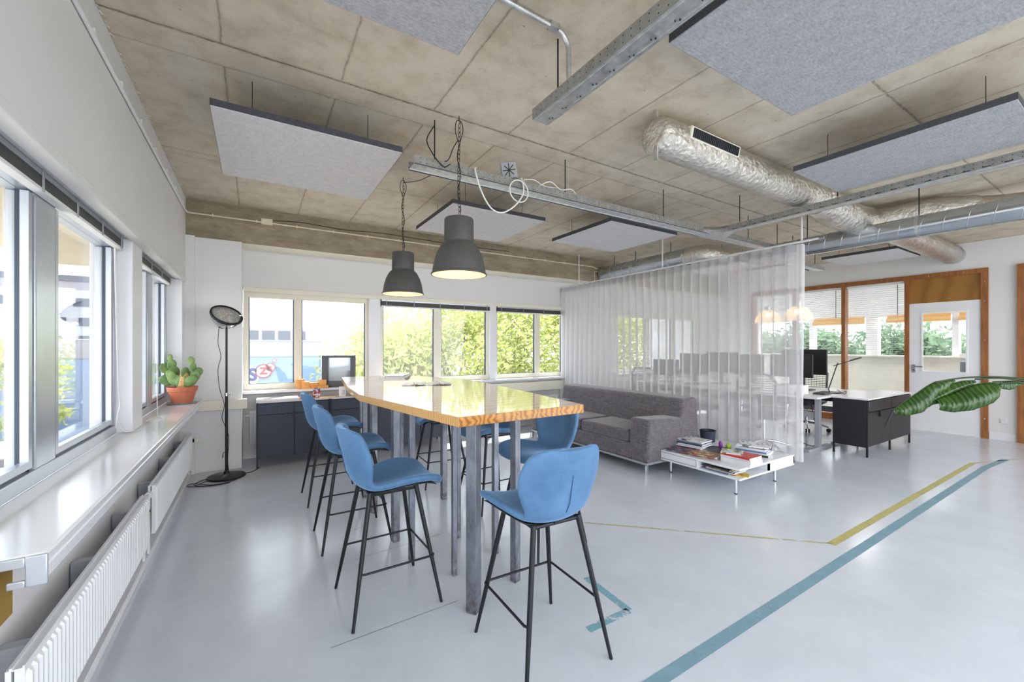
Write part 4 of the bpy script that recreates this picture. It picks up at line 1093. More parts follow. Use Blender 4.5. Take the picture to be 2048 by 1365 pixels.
wbox('wide thin wooden block under the right-hand block', .77, 6.02, .853, (.13, .10, .035))
wbox('square wooden block at right of the sill group', .765, 6.02, .888, (.09, .09, .075))
t = thing('mug', 'colourful patterned mug on the low cabinets', 'mug', (.66, 5.72, .762), 'mugs on the low cabinets')
build('body', MB().lathe([(.0,.0), (.04,0), (.042,.115), (.038,.115), (.036,.01), (.0,.01)], (.66, 5.72, .762), 24), 'print_mug', t, smooth=50)
t = thing('mug', 'plain white mug with small lettering on the low cabinets', 'mug', (.965, 5.72, .762), 'mugs on the low cabinets')
build('body', MB().lathe([(.0,.0), (.042,0), (.044,.12), (.040,.12), (.038,.01), (.0,.01)], (.965, 5.72, .762), 24), 'white_gloss', t, smooth=50)
mb = MB()
for i in range(5): mb.obox((.972, 5.676, .79+.012*i), (.028-.004*(i%2), .002, .003))
build('lettering', mb, 'lamp_grey', t)
tag(build('whiteboard', MB().obox((.24, 5.76, .772), (.44, .26, .02)), 'white_gloss', bevel=.004), 'flat white board lying on the left cabinet top', 'board')
tag(build('small_box', B(.475, .53, 5.64, 5.73, .762, .80), 'red_plastic', bevel=.004), 'small red and pale box on the cabinet edge', 'box')
tag(build('paper_sheet', B(.1, 1.7, 5.62, 5.95, .7622, .7632), 'table_wood_top'), 'thin timber sheet covering the cabinet tops', 'board')

# ------------------------------------------------------------------ sofa
t = thing('sofa', 'two-seat charcoal woven sofa in front of the curtain', 'sofa', (4.05, 4.15, 0))
fx, bxk, y0, y1 = 3.62, 4.55, 3.05, 5.28
build('base', B(fx+.01, bxk-.04, y0+.005, y1-.005, .13, .30), 'sofa_weave', t, bevel=.012)
def softbox(x0, x1, a, b, z0, z1, bev): return B(x0, x1, a, b, z0, z1), bev
for k, (a, b) in enumerate(((y0, y0+.28), (y1-.28, y1))):
    mb = MB(); X = [fx, fx+.05, bxk-.36, bxk-.36]
    mb.add([(fx, a, .13), (fx+.62, a, .13), (fx+.62, b, .13), (fx, b, .13), (fx+.03, a, .60), (fx+.62, a, .575), (fx+.62, b, .575), (fx+.03, b, .60)],
           [(0,3,2,1), (4,5,6,7), (0,1,5,4), (1,2,6,5), (2,3,7,6), (3,0,4,7)])
    build('armrest', mb, 'sofa_weave', t, bevel=.035, seg=4)
mb = MB()
mb.add([(fx+.52, y0-.0, .28), (bxk, y0, .28), (bxk, y1, .28), (fx+.52, y1, .28), (fx+.62, y0, .79), (bxk-.04, y0, .80), (bxk-.04, y1, .80), (fx+.62, y1, .79)],
       [(0,3,2,1), (4,5,6,7), (0,1,5,4), (1,2,6,5), (2,3,7,6), (3,0,4,7)])
build('backrest', mb, 'sofa_weave', t, bevel=.045, seg=4)
build('back_base', B(bxk-.36, bxk, y0+.002, y1-.002, .13, .35), 'sofa_weave', t, bevel=.012)
for k, (a, b) in enumerate(((y0+.29, 4.16), (4.18, y1-.29))):
    build('seat_cushion', B(fx+.015, fx+.66, a, b, .30, .445), 'sofa_weave', t, bevel=.04, seg=4)
mb = MB(); mb.box(fx+.02, bxk-.02, y0+.01, y0+.035, .105, .13); mb.box(fx+.02, bxk-.02, y1-.035, y1-.01, .105, .13); mb.box(fx+.0, fx+.025, y0+.01, y1-.01, .105, .13); mb.box(bxk-.045, bxk-.02, y0+.01, y1-.01, .105, .13)
build('metal_frame', mb, 'brushed_steel', t)
for x in (fx+.0, bxk-.05):
    for y in (y0+.012, y1-.03): build('leg', B(x, x+.03, y, y+.018, 0, .11), 'chrome', t)

# ------------------------------------------------------------------ coffee table
t = thing('coffee_table', 'low white two-level coffee table with chrome legs beside sofa', 'table', (4.35, 2.66, 0))
X0, X1, Y0, Y1 = 3.84, 4.87, 2.165, 3.16
build('top_board', MB().prism([(X0,Y0), (X1,Y0), (X1,Y1), (X0,Y1)], .235, .256), 'white_gloss', t, bevel=.003)
build('bottom_board', B(X0, X1, Y0, Y1, .145, .163), 'white_gloss', t, bevel=.003)
build('drawer_front', B(X0+.005, X0+.022, 2.63, 3.13, .168, .231), 'white_gloss', t, bevel=.002)
build('divider', B(X0, X0+.5, 2.60, 2.62, .163, .235), 'white_gloss', t)
build('end_panel', B(X0, X0+.6, 3.14, 3.16, .163, .235), 'white_gloss', t)
build('side_panel', B(4.36, 4.87, Y0, Y0+.018, .163, .235), 'white_gloss', t)
build('side_panel', B(4.85, 4.87, Y0, Y1, .163, .235), 'white_gloss', t)
build('divider', B(4.36, 4.378, Y0, Y0+.4, .163, .235), 'white_gloss', t)
for x, y in ((3.885, 2.23), (4.60, 2.23), (3.945, 3.0), (4.60, 3.0)):
    build('leg', MB().tube([(x, y, .008), (x, y, .145)], .0135, 14), 'chrome', t, smooth=50)
    build('foot_pad', MB().tube([(x, y, 0), (x, y, .01)], .015, 12), 'black_plastic', t)
# reading matter
G = 'magazines on the coffee table'
def stack(x, y, z, specs, where, jit=.02, seed=1):
    r_ = random.Random(seed)
    for i, (th, cov, w, l, rz) in enumerate(specs):
        pos = 'bottom' if i == 0 else ('topmost' if i == len(specs)-1 else ['second', 'third', 'fourth', 'fifth', 'sixth', 'seventh'][i-1]+' from bottom')
        cn = {'cover_white': 'white', 'cover_red': 'red', 'cover_dark': 'black', 'cover_blue': 'blue', 'print_photo': 'picture-covered', 'print_dark': 'dark picture', 'print_white': 'white picture', 'print_green': 'open green-picture', 'print_pink': 'pinkish', 'print_yellow': 'yellow'}[cov]
        book('%s magazine, %s of the %s' % (cn, pos, where), x+r_.uniform(-jit, jit), y+r_.uniform(-jit, jit), z+.0004, w, l, th, rz+r_.uniform(-.06, .06), cov, G)
        z += th+.0004
W, L = .225, .29
stack(4.25, 2.92, .256, [(.018,'cover_dark',W,L,.1), (.015,'cover_white',W,L,.12), (.012,'cover_white',W,L,.1), (.012,'cover_dark',W,L,.15), (.010,'cover_blue',W,L,.1), (.014,'cover_white',W,L,.1), (.010,'print_white',W,L,.12)], 'stack next to the sofa arm', seed=2)
stack(4.55, 2.40, .256, [(.02,'cover_dark',W,L,.3), (.018,'cover_white',W,L,.25), (.016,'cover_blue',W,L,.3), (.022,'cover_white',W,L,.2), (.01,'cover_dark',W,L,.4), (.014,'print_white',W+.02,L+.02,.35)], 'stack at right rear of the coffee table', seed=3)
stack(4.08, 2.29, .256, [(.024,'cover_white',W,L,.0), (.024,'cover_white',W,L,.04), (.02,'cover_white',W,L,.02), (.016,'cover_red',W,L,.03)], 'stack at the front corner of coffee table', .008, 4)
book('open green-picture magazine lying askew on the red one', 4.06, 2.37, .3422, .18, .19, .012, .45, 'print_green', G)
stack(4.02, 2.62, .256, [(.008,'print_pink',W,L,.2), (.010,'cover_white',W,L,.12), (.010,'print_photo',W,L,.1)], 'low pile in middle of coffee table', seed=5)
stack(3.99, 2.93, .256, [(.006,'print_dark',W,L,.5), (.006,'print_dark',W,L,.2)], 'thin pile at left front of coffee table', .03, 6)
stack(4.33, 2.66, .256, [(.008,'cover_white',.3,.24,.6), (.014,'cover_dark',.30,.22,.5)], 'pile behind the toy', seed=7)
stack(4.0, 2.42, .163, [(.008,'cover_blue',W,L,.0), (.008,'cover_white',W,L,.05), (.008,'print_dark',W,L,.02), (.008,'print_photo',W,L,.0), (.008,'cover_dark',W,L,.04)], 'pile on lower shelf of coffee table', seed=8)
stack(4.02, 2.25, .163, [(.004,'cover_white',.21,.27,.9)], 'front lower shelf corner', .0, 9) if False else book('yellow magazine lying alone on the lower shelf corner', 3.985, 2.24, .2055-.042, .13, .14, .006, .5, 'print_yellow', G)
t = thing('plastic_toy', 'small purple and lime toy on the coffee table', 'toy', (4.42, 2.66, .279))
build('body', MB().sphere((4.37, 2.68, .320), .034, (.6, .6, 1.2)), 'purple_plastic', t, smooth=True)
build('ball', MB().sphere((4.42, 2.62, .309), .029), 'lime_plastic', t, smooth=True)
t = thing('mesh_basket', 'dark wire mesh basket behind the magazines at curtain', 'basket', (4.66, 3.02, .256))
build('wall', MB().lathe([(.08,0), (.09,.13), (.085,.13), (.076,.004)], (4.66, 3.02, .257), 24), 'frame_dark', t, smooth=50)
build('rim', MB().lathe([(.088,.125), (.094,.128), (.094,.134), (.088,.136)], (4.66, 3.02, .257), 24), 'black_metal', t, smooth=50)

# ------------------------------------------------------------------ floor tape
def tape(name, lab, pts, w, mat):
    mb = MB()
    for (a, b) in zip(pts[:-1], pts[1:]):
        a = Vector((*a, 0)); b = Vector((*b, 0)); d = (b-a).normalized(); n = Vector((-d.y, d.x, 0))*w/2
        mb.add([a+n+Vector((0,0,.0012)), a-n+Vector((0,0,.0012)), b-n+Vector((0,0,.0012)), b+n+Vector((0,0,.0012))], [(0,1,2,3)])
    return tag(build('floor_tape', mb, mat), lab, 'floor marking', 'tape lines on the floor')
tape('a', 'faded thin yellow tape line slanting from the stools', [(2.233,2.5), (3.49,1.306)], .022, 'tape_yellow_faint')
tape('b', 'yellow tape line running straight towards the door', [(3.47,1.306), (7.33,1.322)], .052, 'tape_yellow')
tape('c', 'faint yellow tape line turning off near the door', [(7.33,1.322), (8.3,1.0)], .025, 'tape_yellow_faint')
tape('d', 'long blue tape line running from front to the door', [(.9,1.152), (7.2,1.196), (7.9,1.15)], .062, 'tape_blue')
tape('e', 'short worn blue tape corner beside the nearest stool', [(1.707,1.90), (1.687,1.543), (1.40,1.544)], .045, 'tape_blue_worn')
mb = MB()
for pts in ([(.30,2.08), (.95,2.10)], [(.55,2.86), (1.2,2.92)], [(.62,3.32), (1.15,3.5)], [(2.5,3.6), (2.9,3.4)]):
    a, b = [Vector((*p, .0012)) for p in pts]; n = Vector((0, .0012, 0)); mb.add([a-n, b-n, b+n, a+n], [(0,1,2,3)])
tag(build('floor_scratches', mb, 'lamp_grey'), 'thin dark scuff lines on the floor under bar table', 'scratches')

# ------------------------------------------------------------------ right cabinet and desks
t = thing('black_cabinet', 'black metal cabinet with doors at the end of the desks', 'cabinet', (7.3, 2.27, 0))
X0, X1, Y0, Y1 = 6.56, 8.12, 2.08, 2.455
build('body', B(X0, X1, Y0+.018, Y1, .12, .722), 'black_plastic', t, bevel=.004)
build('top_board', B(X0-.01, X1+.01, Y0-.01, Y1+.01, .722, .742), 'desk_white', t, bevel=.003)
for k in range(2):
    a = X0+.02+k*.77
    d = build('drawer_front', B(a, a+.75, Y0-.012, Y0+.018, .57, .712), 'lamp_grey' if False else 'black_plastic', t, bevel=.012, seg=3)
    for q in range(2):
        d = build('door', B(a+q*.377, a+q*.377+.372, Y0, Y0+.018, .13, .56), 'black_plastic', t, bevel=.002)
        if q == 0: build('handle', B(a+.335, a+.37, Y0-.022, Y0, .49, .56), 'black_metal', d)
for x in (X0, (X0+X1)/2-.01, X1-.02):
    for y in (Y0, Y1-.02): build('leg', B(x, x+.02, y, y+.02, 0, .13 if y > Y0+.1 else .70), 'black_metal', t)
def desk(y0, y1, x0, x1, lab):
    t = thing('office_desk', lab, 'desk', ((x0+x1)/2, (y0+y1)/2, 0), 'white office desks')
    build('desktop', B(x0, x1, y0, y1, .718, .742), 'desk_white', t, bevel=.003)
    build('cable_tray', B(x0+.2, x1-.25, y0+.2, y1-.2, .60, .66), 'black_plastic', t)
    for y in (y0+.12, y1-.18):
        build('leg_column', B((x0+x1)/2-.035, (x0+x1)/2+.035, y, y+.06, .03, .718), 'grey_plastic', t, bevel=.003)
        build('foot', B(x0+.06, x1-.06, y-.005, y+.065, 0, .035), 'grey_plastic', t, bevel=.006)
    build('cross_bar', B((x0+x1)/2-.02, (x0+x1)/2+.02, y0+.15, y1-.15, .42, .50), 'grey_plastic', t)
desk(2.47, 4.05, 6.16, 6.95, 'white desk behind black cabinet, on the curtain side')
desk(2.47, 4.05, 6.97, 7.76, 'white desk behind black cabinet, on the partition side')
desk(4.07, 5.6, 6.16, 6.95, 'white desk seen through curtain, near far window, curtain side')
desk(4.07, 5.6, 6.97, 7.76, 'white desk seen through curtain, near far window, partition side')
def monitor(x, y, w, h, z, face, lab):
    t = thing('monitor', lab, 'monitor', (x, y, .742), 'black computer monitors', rz=0 if face > 0 else PI)
    build('housing', B(-.022, .012, -w/2, w/2, z-.742, z-.742+h), 'black_plastic', t, local=True, bevel=.005)
    build('screen', B(.012, .014, -w/2+.012, w/2-.012, z-.742+.012, z-.742+h-.012), 'screen_black', t, local=True)
    build('stand', B(-.05, -.022, -.03, .03, 0, z-.742+.15), 'black_metal', t, local=True)
    build('foot', B(-.12, .1, -.12, .12, 0, .012), 'black_metal', t, local=True, bevel=.003)
monitor(6.62, 2.99, .56, .33, .96, -1, 'black monitor right of curtain edge, the smaller front one')
monitor(7.15, 3.05, .62, .38, .98, 1, 'black monitor right of curtain edge, the larger rear one')
monitor(6.62, 3.62, .5, .32, .96, -1, 'monitor blurred behind the curtain, near the glass pendant')
monitor(6.62, 4.55, .56, .36, .92, -1, 'monitor blurred behind the curtain, middle of the row')
monitor(7.15, 4.35, .6, .36, .94, 1, 'monitor blurred behind the curtain, partition side')
monitor(6.62, 5.15, .56, .30, .86, -1, 'monitor blurred behind the curtain, nearest far window')
t = thing('paper_box', 'white desktop organiser box below the monitors', 'box', (6.45, 2.95, .742))
build('box', B(6.38, 6.52, 2.72, 3.06, .742, .87), 'white_plastic', t, bevel=.004)
build('label_cutout', B(6.376, 6.38, 2.94, 3.03, .76, .85), 'paper', t)
build('slot', B(6.374, 6.38, 2.95, 3.02, .852, .862), 'black_plastic', t)
t = thing('keyboard', 'dark slim keyboard on the desk edge by the cabinet', 'keyboard', (6.75, 2.66, .742))
build('case', MB().obox((6.80, 2.64, .750), (.44, .15, .014), (0,0,.1)), 'frame_dark', t, bevel=.003)
mb = MB()
for i in range(14):
    for j in range(4): mb.obox((6.61+i*.029, 2.585+j*.033+i*.003, .759), (.024, .027, .006), (0,0,.1))
build('keys', mb, 'black_plastic', t)['kind'] = 'stuff'
tag(build('computer_mouse', MB().sphere((6.36, 2.80, .755), .04, (1,.6,.4)), 'black_plastic', smooth=True), 'black computer mouse beside the white organiser box', 'mouse')
t = thing('desk_lamp', 'black angled desk lamp standing between the desks', 'lamp', (7.0, 2.62, .742))
build('base', MB().obox((7.02, 2.60, .748), (.24, .12, .012), (0,0,.2)), 'black_metal', t)
build('lower_arm', MB().tube([(6.92, 2.62, .75), (6.90, 2.63, .80), (7.02, 2.58, 1.12), (7.04, 2.57, 1.17)], .007, 8), 'black_metal', t, smooth=50)
build('upper_arm', MB().tube([(6.98, 2.60, 1.13), (7.25, 2.47, 1.21)], .006, 8), 'black_metal', t)
build('lamp_head', MB().obox((7.30, 2.45, 1.225), (.16, .03, .014), (0, -.25, -.45)), 'black_metal', t)
cable('looped black headset lead on white desk edge', [(6.85, 2.50, .748), (6.93, 2.47, .76), (7.0, 2.46, .78), (6.96, 2.45, .75), (6.9, 2.46, .748)], .004, 'black_plastic')
tag(build('ruler', MB().tube([(7.0, 2.50, .75), (7.42, 2.72, .757)], .005, 5), 'black_plastic'), 'thin dark rod lying across the white desk', 'rod')
# office chairs
def make_chair():
    t = thing('office_chair', 'x', 'chair', (0,0,0), 'black office chairs')
    build('seat', B(-.24, .24, -.24, .24, .44, .51), 'black_plastic', t, local=True, bevel=.03, seg=3)
    fr_ = [(-.26, -.22, .62), (-.28, -.23, .95), (-.31, -.15, 1.04), (-.31, .15, 1.04), (-.28, .23, .95), (-.26, .22, .62), (-.25, .1, .58), (-.25, -.1, .58), (-.26, -.22, .62)]
    build('back_frame', MB().tube(fr_, .016, 8), 'dark_grey_plastic', t, local=True, smooth=50)
    mb = MB()
    for i in range(14): z = .62+.03*i; mb.tube([(-.262-.0018*i, -.22, z), (-.275-.0018*i, 0, z), (-.262-.0018*i, .22, z)], .004, 4)
    for i in range(11): y = -.2+.04*i; mb.tube([(-.27, y, .6), (-.30, y, 1.03)], .0018, 4)
    build('back_mesh', mb, 'black_plastic', t, local=True)
    build('back_post', MB().tube([(-.1,0,.43), (-.24,0,.43), (-.29,0,.7)], .018, 8), 'chrome', t, local=True, smooth=50)
    for s_ in (-1, 1):
        a = build('armrest', B(-.1, .14, s_*.28-.035, s_*.28+.035, .655, .68), 'black_plastic', t, local=True, bevel=.01)
        build('arm_post', MB().tube([(0, s_*.2, .44), (-.02, s_*.28, .5), (.0, s_*.28, .66)], .014, 8), 'chrome', a, local=True, smooth=50)
    build('gas_column', MB().tube([(0,0,.12), (0,0,.44)], .024, 12), 'chrome', t, local=True, smooth=50)
    for k in range(5):
        a = 2*PI*k/5+.3; c_, s_ = math.cos(a), math.sin(a)
        l = build('base_arm', MB().tube([(0,0,.13), (.15*c_, .15*s_, .12), (.31*c_, .31*s_, .075)], [.024,.018,.013], 8), 'chrome', t, local=True, smooth=50)
        w = MB(); w.tube([(.31*c_-.03*s_, .31*s_+.03*c_, .03), (.31*c_-.008*s_, .31*s_+.008*c_, .03)], .03, 14); w.tube([(.31*c_+.03*s_, .31*s_-.03*c_, .03), (.31*c_+.008*s_, .31*s_-.008*c_, .03)], .03, 14)
        build('caster', w, 'black_plastic', t, local=True, smooth=50)
    return t
ch = make_chair()
for i, (x, y, a, lab) in enumerate([(7.95, 3.35, PI+.15, 'black mesh office chair behind the monitors at partition side'),
        (5.90, 3.0, .15, 'black office chair at desk, mostly behind the curtain edge'),
        (5.85, 4.0, -.2, 'dim office chair behind the curtain, middle of the desks'),
        (5.9, 4.85, .1, 'dim office chair behind the curtain, nearest far window')]):
    o = ch if i == 0 else copy_tree(ch)
    o.location = (x, y, 0); o.rotation_euler = (0, 0, a); o['label'] = lab
cable('black cable looping on the floor under the desks', [(6.35, 2.95, .60), (6.3, 2.9, .4), (6.4, 2.8, .12), (6.6, 2.7, .02), (6.85, 2.75, .08), (7.0, 2.85, .35), (7.0, 2.9, .6)], .005, 'black_plastic')
cable('grey cable lying on the floor near black cabinet', [(6.2, 3.0, .3), (6.25, 2.85, .05), (6.4, 2.72, .008), (6.7, 2.66, .008), (6.95, 2.62, .008)], .004, 'grey_plastic')

# ------------------------------------------------------------------ banana plant (pot stands just outside the view at right)
t = thing('banana_plant', 'tall potted banana plant reaching in from the right edge', 'plant', (8.75, .35, 0))
bx_, by_ = 8.75, .35
build('pot', MB().lathe([(.0,.0), (.16,0), (.21,.36), (.225,.36), (.225,.40), (.20,.40), (.19,.34), (.0,.34)], (bx_, by_, 0), 32), 'terracotta', t, smooth=40)
build('soil', MB().lathe([(.0,.35), (.195,.345)], (bx_, by_, 0), 20), 'soil', t)
build('trunk', MB().tube([(bx_, by_, .33), (bx_-.03, by_, .6), (bx_-.05, by_+.02, .85)], [.06, .05, .035], 12), 'banana_stem', t, smooth=True)
def leafblade(mid, widths, drop_dir, out_dir, fold=.35, wav=.01, seed=0):
    # midrib polyline, one blade half hanging down (front) and a narrower half folded behind
    r_ = random.Random(seed); P = spline(mid, 8); n = len(P)
    def wd(f):
        g = f*(len(widths)-1); k = min(int(g), len(widths)-2); return widths[k]+(widths[k+1]-widths[k])*(g-k)
    mb = MB(); rows = []; uv = []
    M = 10
    for i, p in enumerate(P):
        f = i/(n-1); w = wd(f); row = []
        for k in range(-4, M+1):
            if k >= 0:
                s_ = k/M; q = p+drop_dir*w*s_+out_dir*(w*fold*math.sin(s_*PI*.75)) + out_dir*wav*math.sin(f*30+s_*3)*s_
            else:
                s_ = -k/4*.55; q = p+drop_dir*w*s_*.8-out_dir*(w*.5*s_)
            row.append(q)
        rows.append(row)
    mb.grid(rows); return mb, n, M+5
def leaf(name, mid, widths, drop=(0,0,-1), out=(-.53,-.85,0), **k):
    mb, n, m_ = leafblade([Vector(p) for p in mid], widths, Vector(drop).normalized(), Vector(out).normalized(), **k)
    o = build('leaf', mb, 'banana_leaf', t, smooth=True, solid=.0015)
    uvl = o.data.uv_layers.new(name='UVMap')
    for lp in o.data.loops:
        vi = lp.vertex_index; uvl.data[lp.index].uv = (vi//m_/(n-1), (vi%m_)/(m_-1)*.3)
    build('midrib', MB().tube(spline(mid, 8), .006, 6), 'banana_stem', o, smooth=True)
leaf('leaf1', [(7.46,1.50,.985), (7.337,1.656,.945), (7.239,1.787,.809), (7.15,1.903,.673), (7.084,1.989,.564)], [.02,.16,.235,.17,.02], drop=(.12,-.12,-1), fold=.3, seed=1)
leaf('leaf2', [(7.562,1.343,.985), (7.482,1.456,.965), (7.371,1.609,.875), (7.302,1.703,.775), (7.263,1.755,.695)], [.06,.15,.20,.16,.03], out=(.3,.5,0), fold=.2, seed=2)
leaf('leaf3', [(7.663,1.16,.945), (7.601,1.25,.962), (7.496,1.40,.908), (7.4,1.54,.807), (7.322,1.646,.744)], [.04,.24,.28,.22,.13], fold=.45, seed=3)
leaf('leaf4', [(7.80,1.0,.985), (7.73,1.10,.985), (7.651,1.214,.973)], [.03,.11,.06], fold=.2, seed=4)
for q in ([(7.337,1.656,.945), (7.482,1.456,1.007), (7.638,1.232,1.033), (7.799,.989,1.018), (8.1,.72,.97), (8.5,.45,.88), (8.70,.37,.82)],
          [(7.562,1.343,1.0), (7.687,1.16,1.018), (7.799,.989,.994), (8.1,.72,.94), (8.5,.43,.86), (8.70,.37,.80)],
          [(7.663,1.16,.945), (7.735,1.05,.978), (7.799,.98,.965), (8.1,.70,.91), (8.5,.41,.84), (8.70,.36,.78)],
          [(7.80,1.0,.985), (7.86,.93,.95), (8.1,.68,.90), (8.5,.40,.82), (8.70,.36,.76)]):
    build('stem', MB().tube(spline(q), .010, 8), 'banana_stem', t, smooth=True)
build('withered_tip', MB().tube([(7.084,1.989,.564), (7.061,2.018,.457), (7.035,2.050,.33)], [.012,.009,.006], 6), 'cover_dark', t)
build('withered_tip', MB().tube([(7.322,1.676,.674), (7.284,1.727,.646), (7.26,1.759,.605)], [.02,.012,.003], 6), 'dry_tip', t)

# ------------------------------------------------------------------ outside
struct('ground', B(-90, 120, -40, 130, -4.6, -4.5), 'ground_grey', 'pale ground outside the building', 'ground')
def tree(lab, x, y, h, r, seed, mat='tree_leaves', n=9000, ls=.125):
    t = thing('tree', lab, 'tree', (x, y, -4.5), 'trees outside the windows')
    r_ = random.Random(seed); top = h
    build('trunk', MB().tube([(x, y, -4.5), (x+.1, y, -3+h*.2), (x-.1, y+.1, h*.3-1)], [.22,.17,.12], 10), 'bark', t, smooth=True)
    br = MB(); cl = []
    for i in range(14):
        a = 2*PI*i/14+r_.uniform(-.3,.3); rr = r*r_.uniform(.35,.85); z = -3.2+(h+3.0)*r_.uniform(.15,.92)
        rr *= math.sqrt(max(.12, 1-((z-(-3.2+(h+3.2)*.45))/((h+3.2)*.58))**2))
        c = Vector((x+rr*math.cos(a), y+rr*math.sin(a), z)); cl.append((c, r*r_.uniform(.34,.5)))
        b0 = Vector((x, y, -3.4+(z+3.4)*.5))
        br.tube([b0, b0.lerp(c, .55)+Vector((0,0,-.15)), c], [.06,.035,.012], 5)
    for i in range(4): cl.append((Vector((x+r_.uniform(-.3,.3)*r, y+r_.uniform(-.3,.3)*r, h-.9-r_.random()*.8)), r*.4))
    build('branches', br, 'bark', t, smooth=True)
    mb = MB()
    for i in range(n):
        c, cr = cl[i%len(cl)]
        d = Vector((r_.gauss(0,1), r_.gauss(0,1), r_.gauss(0,1))).normalized()*cr*(r_.random()**.45)
        p = c+d; s_ = ls*r_.uniform(.5,1.2)
        u = Vector((r_.gauss(0,1), r_.gauss(0,1), r_.gauss(0,1))).normalized(); w = u.orthogonal().normalized()
        mb.add([p-u*s_, p+w*s_*.42, p+u*s_, p-w*s_*.42], [(0,1,2,3)])
    o = build('foliage', mb, mat, t); o['kind'] = 'stuff'
    return t
places = ['behind the television, left end of the tree row', 'filling right pane of the first far window', 'behind left pane of the middle far window', 'behind right pane of the middle far window', 'behind the far window beside the curtain', 'behind narrow pane next to the curtain', 'glimpsed faintly through the left of the curtain', 'glimpsed faintly through the middle of the curtain']
tx = [(4.0,15.5,2.4,1.9), (5.3,18,3.2,3.0), (6.6,14.5,3.6,3.0), (9.6,15.5,4.0,3.2), (12.3,14.5,3.8,3.1), (15.4,15.5,4.0,3.2), (18.6,15,3.8,3.2), (22,14.5,3.8,3.2)]
for i, (x, y, h, r) in enumerate(tx): tree('yellow-green leafy tree outside, '+places[i], x, y, h, r, i+1)
tree('added green tree standing in for foliage reflected between the nearer left window panes', -6.6, 20.3, 1.9, 1.1, 21, n=2500)  # this tree and the next are added in place of reflections in the left glass
tree('added green tree standing in for foliage reflected at far left edge of nearest pane', -10.9, 20.3, 2.0, 1.2, 22, n=2500)
for i, (x, y) in enumerate([(23,2.2), (24,5.6), (23,9.2), (24,13)]):
    tree('green tree outside the annex, '+['seen through the door glass', 'seen through the bay beside the door', 'seen behind the glass pendant', 'seen through the curtain edge'][i], x, y, 2.5, 2.6, 31+i, 'tree_leaves_cool', 7000, .19)
# low building with blue wall and logo
t = thing('warehouse_building', 'pale blue building with grey band and S Z logo outside', 'building', (-15, 27, -4.5))
build('blue_wall', B(-34, 2.75, 22, 32, -4.5, .95), 'facade_blue', t)
build('grey_band', B(-34.02, 2.77, 21.96, 32.02, .95, 1.66), 'facade_grey', t)
build('coping', B(-34.05, 2.80, 21.93, 32.05, 1.66, 1.70), 'frame_alu', t)
def text(body, size, loc, mat, parent, ext=.01, bold=.0):
    cu = bpy.data.curves.new('letter', 'FONT'); cu.body = body; cu.size = size; cu.extrude = ext; cu.offset = bold
    cu.align_x = 'CENTER'; cu.align_y = 'CENTER'
    o = bpy.data.objects.new('letter', cu); C.objects.link(o); o.rotation_euler = (PI/2, 0, 0)
    cu.materials.append(MATS[mat]); bpy.context.view_layer.update()
    me = bpy.data.meshes.new_from_object(o.evaluated_get(bpy.context.evaluated_depsgraph_get()))
    bpy.data.objects.remove(o); q = bpy.data.objects.new('letter', me); C.objects.link(q); q.rotation_euler = (PI/2, 0, 0)
    q.parent = parent; q.location = Vector(loc)-wloc(parent); return q
# sign metrics on the wall plane y=22
build('sign_panel', MB().prism([(-2.2,-.2), (-.55,-.2), (-.42,-.1), (-.30,.35), (-.42,.62), (-2.2,.62)], 0, .02) if False else MB().add([(-3.2,21.95,-.28), (.0,21.95,-.28), (.12,21.95,-.2), (.22,21.95,.35), (-.2,21.95,.60), (-3.2,21.95,.60), (-3.2,22,-.28), (.0,22,-.28), (.12,22,-.2), (.22,22,.35), (-.2,22,.60), (-3.2,22,.60)],
   [(0,1,2,3,4,5), (11,10,9,8,7,6)]+[(i, i+6, (i+1)%6+6, (i+1)%6) for i in range(6)]), 'sign_white', t)
def ring(cx, cz, r, w, mat, y=21.93):
    mb = MB(); n = 40; v = []
    for k in range(n):
        a = 2*PI*k/n
        for rr in (r, r-w):
            for yy in (y, y+.02): v.append((cx+rr*math.cos(a)*1.06, yy, cz+rr*math.sin(a)))
    f = []
    for k in range(n):
        a = 4*k; b = 4*((k+1)%n); f += [(a, b, b+2, a+2), (a+1, a+3, b+3, b+1), (a, a+1, b+1, b), (a+2, b+2, b+3, a+3)]
    build('logo_bubble', mb.add(v, f), mat, t)
    build('bubble_fill', MB().add([(cx+(r-w)*1.06*math.cos(2*PI*k/n), y+.01, cz+(r-w)*math.sin(2*PI*k/n)) for k in range(n)], [tuple(range(n))]), 'sign_white', t)
text('S', .75, (-0.083, 21.94, 0.123), 'sign_blue', t, .01, .03)
ring(0.34, 0.289, 0.318, .05, 'sign_red')
text('Z', .42, (0.34, 21.92, 0.289), 'sign_red', t, .01, .02)
ring(0.614, 0.463, .19, .035, 'sign_red')
text('z', .3, (0.614, 21.92, 0.463), 'sign_red', t)
ring(0.774, 0.763, .08, .02, 'sign_red')
# white office block
t = thing('office_building', 'white stepped office block far outside the left window', 'building', (-30, 75, -4.5))
def blk(x0, x1, y0, y1, z1, mat='facade_white'): build('wall', B(x0, x1, y0, y1, -4.5, z1), mat, t)
blk(-48, -10, 70, 85, 5.2); blk(-45, -10, 72, 86, 8.4); blk(-26, -10, 73, 87, 10.2, 'facade_grey')
mb = MB()
for z in (1.8, 4.0):
    for k in range(13):
        x = -46+k*2.8
        build('window', B(x, x+1.7, 69.9, 70.0, z-.1, z+.9), 'window_dark', t)
for k in range(8):
    x = -43+k*4; build('window', B(x, x+2.2, 71.9, 72.0, 6.4, 7.4), 'window_dark', t)
build('roof_band', B(-26.2, -9.8, 72.8, 87.2, 9.6, 10.3), 'window_dark', t)
t = thing('glass_office_building', 'pale glass office block far behind the blue building', 'building', (0, 95, -4.5))
build('wall', B(-4.5, 9, 90, 100, -4.5, 5.0), 'facade_grey', t)
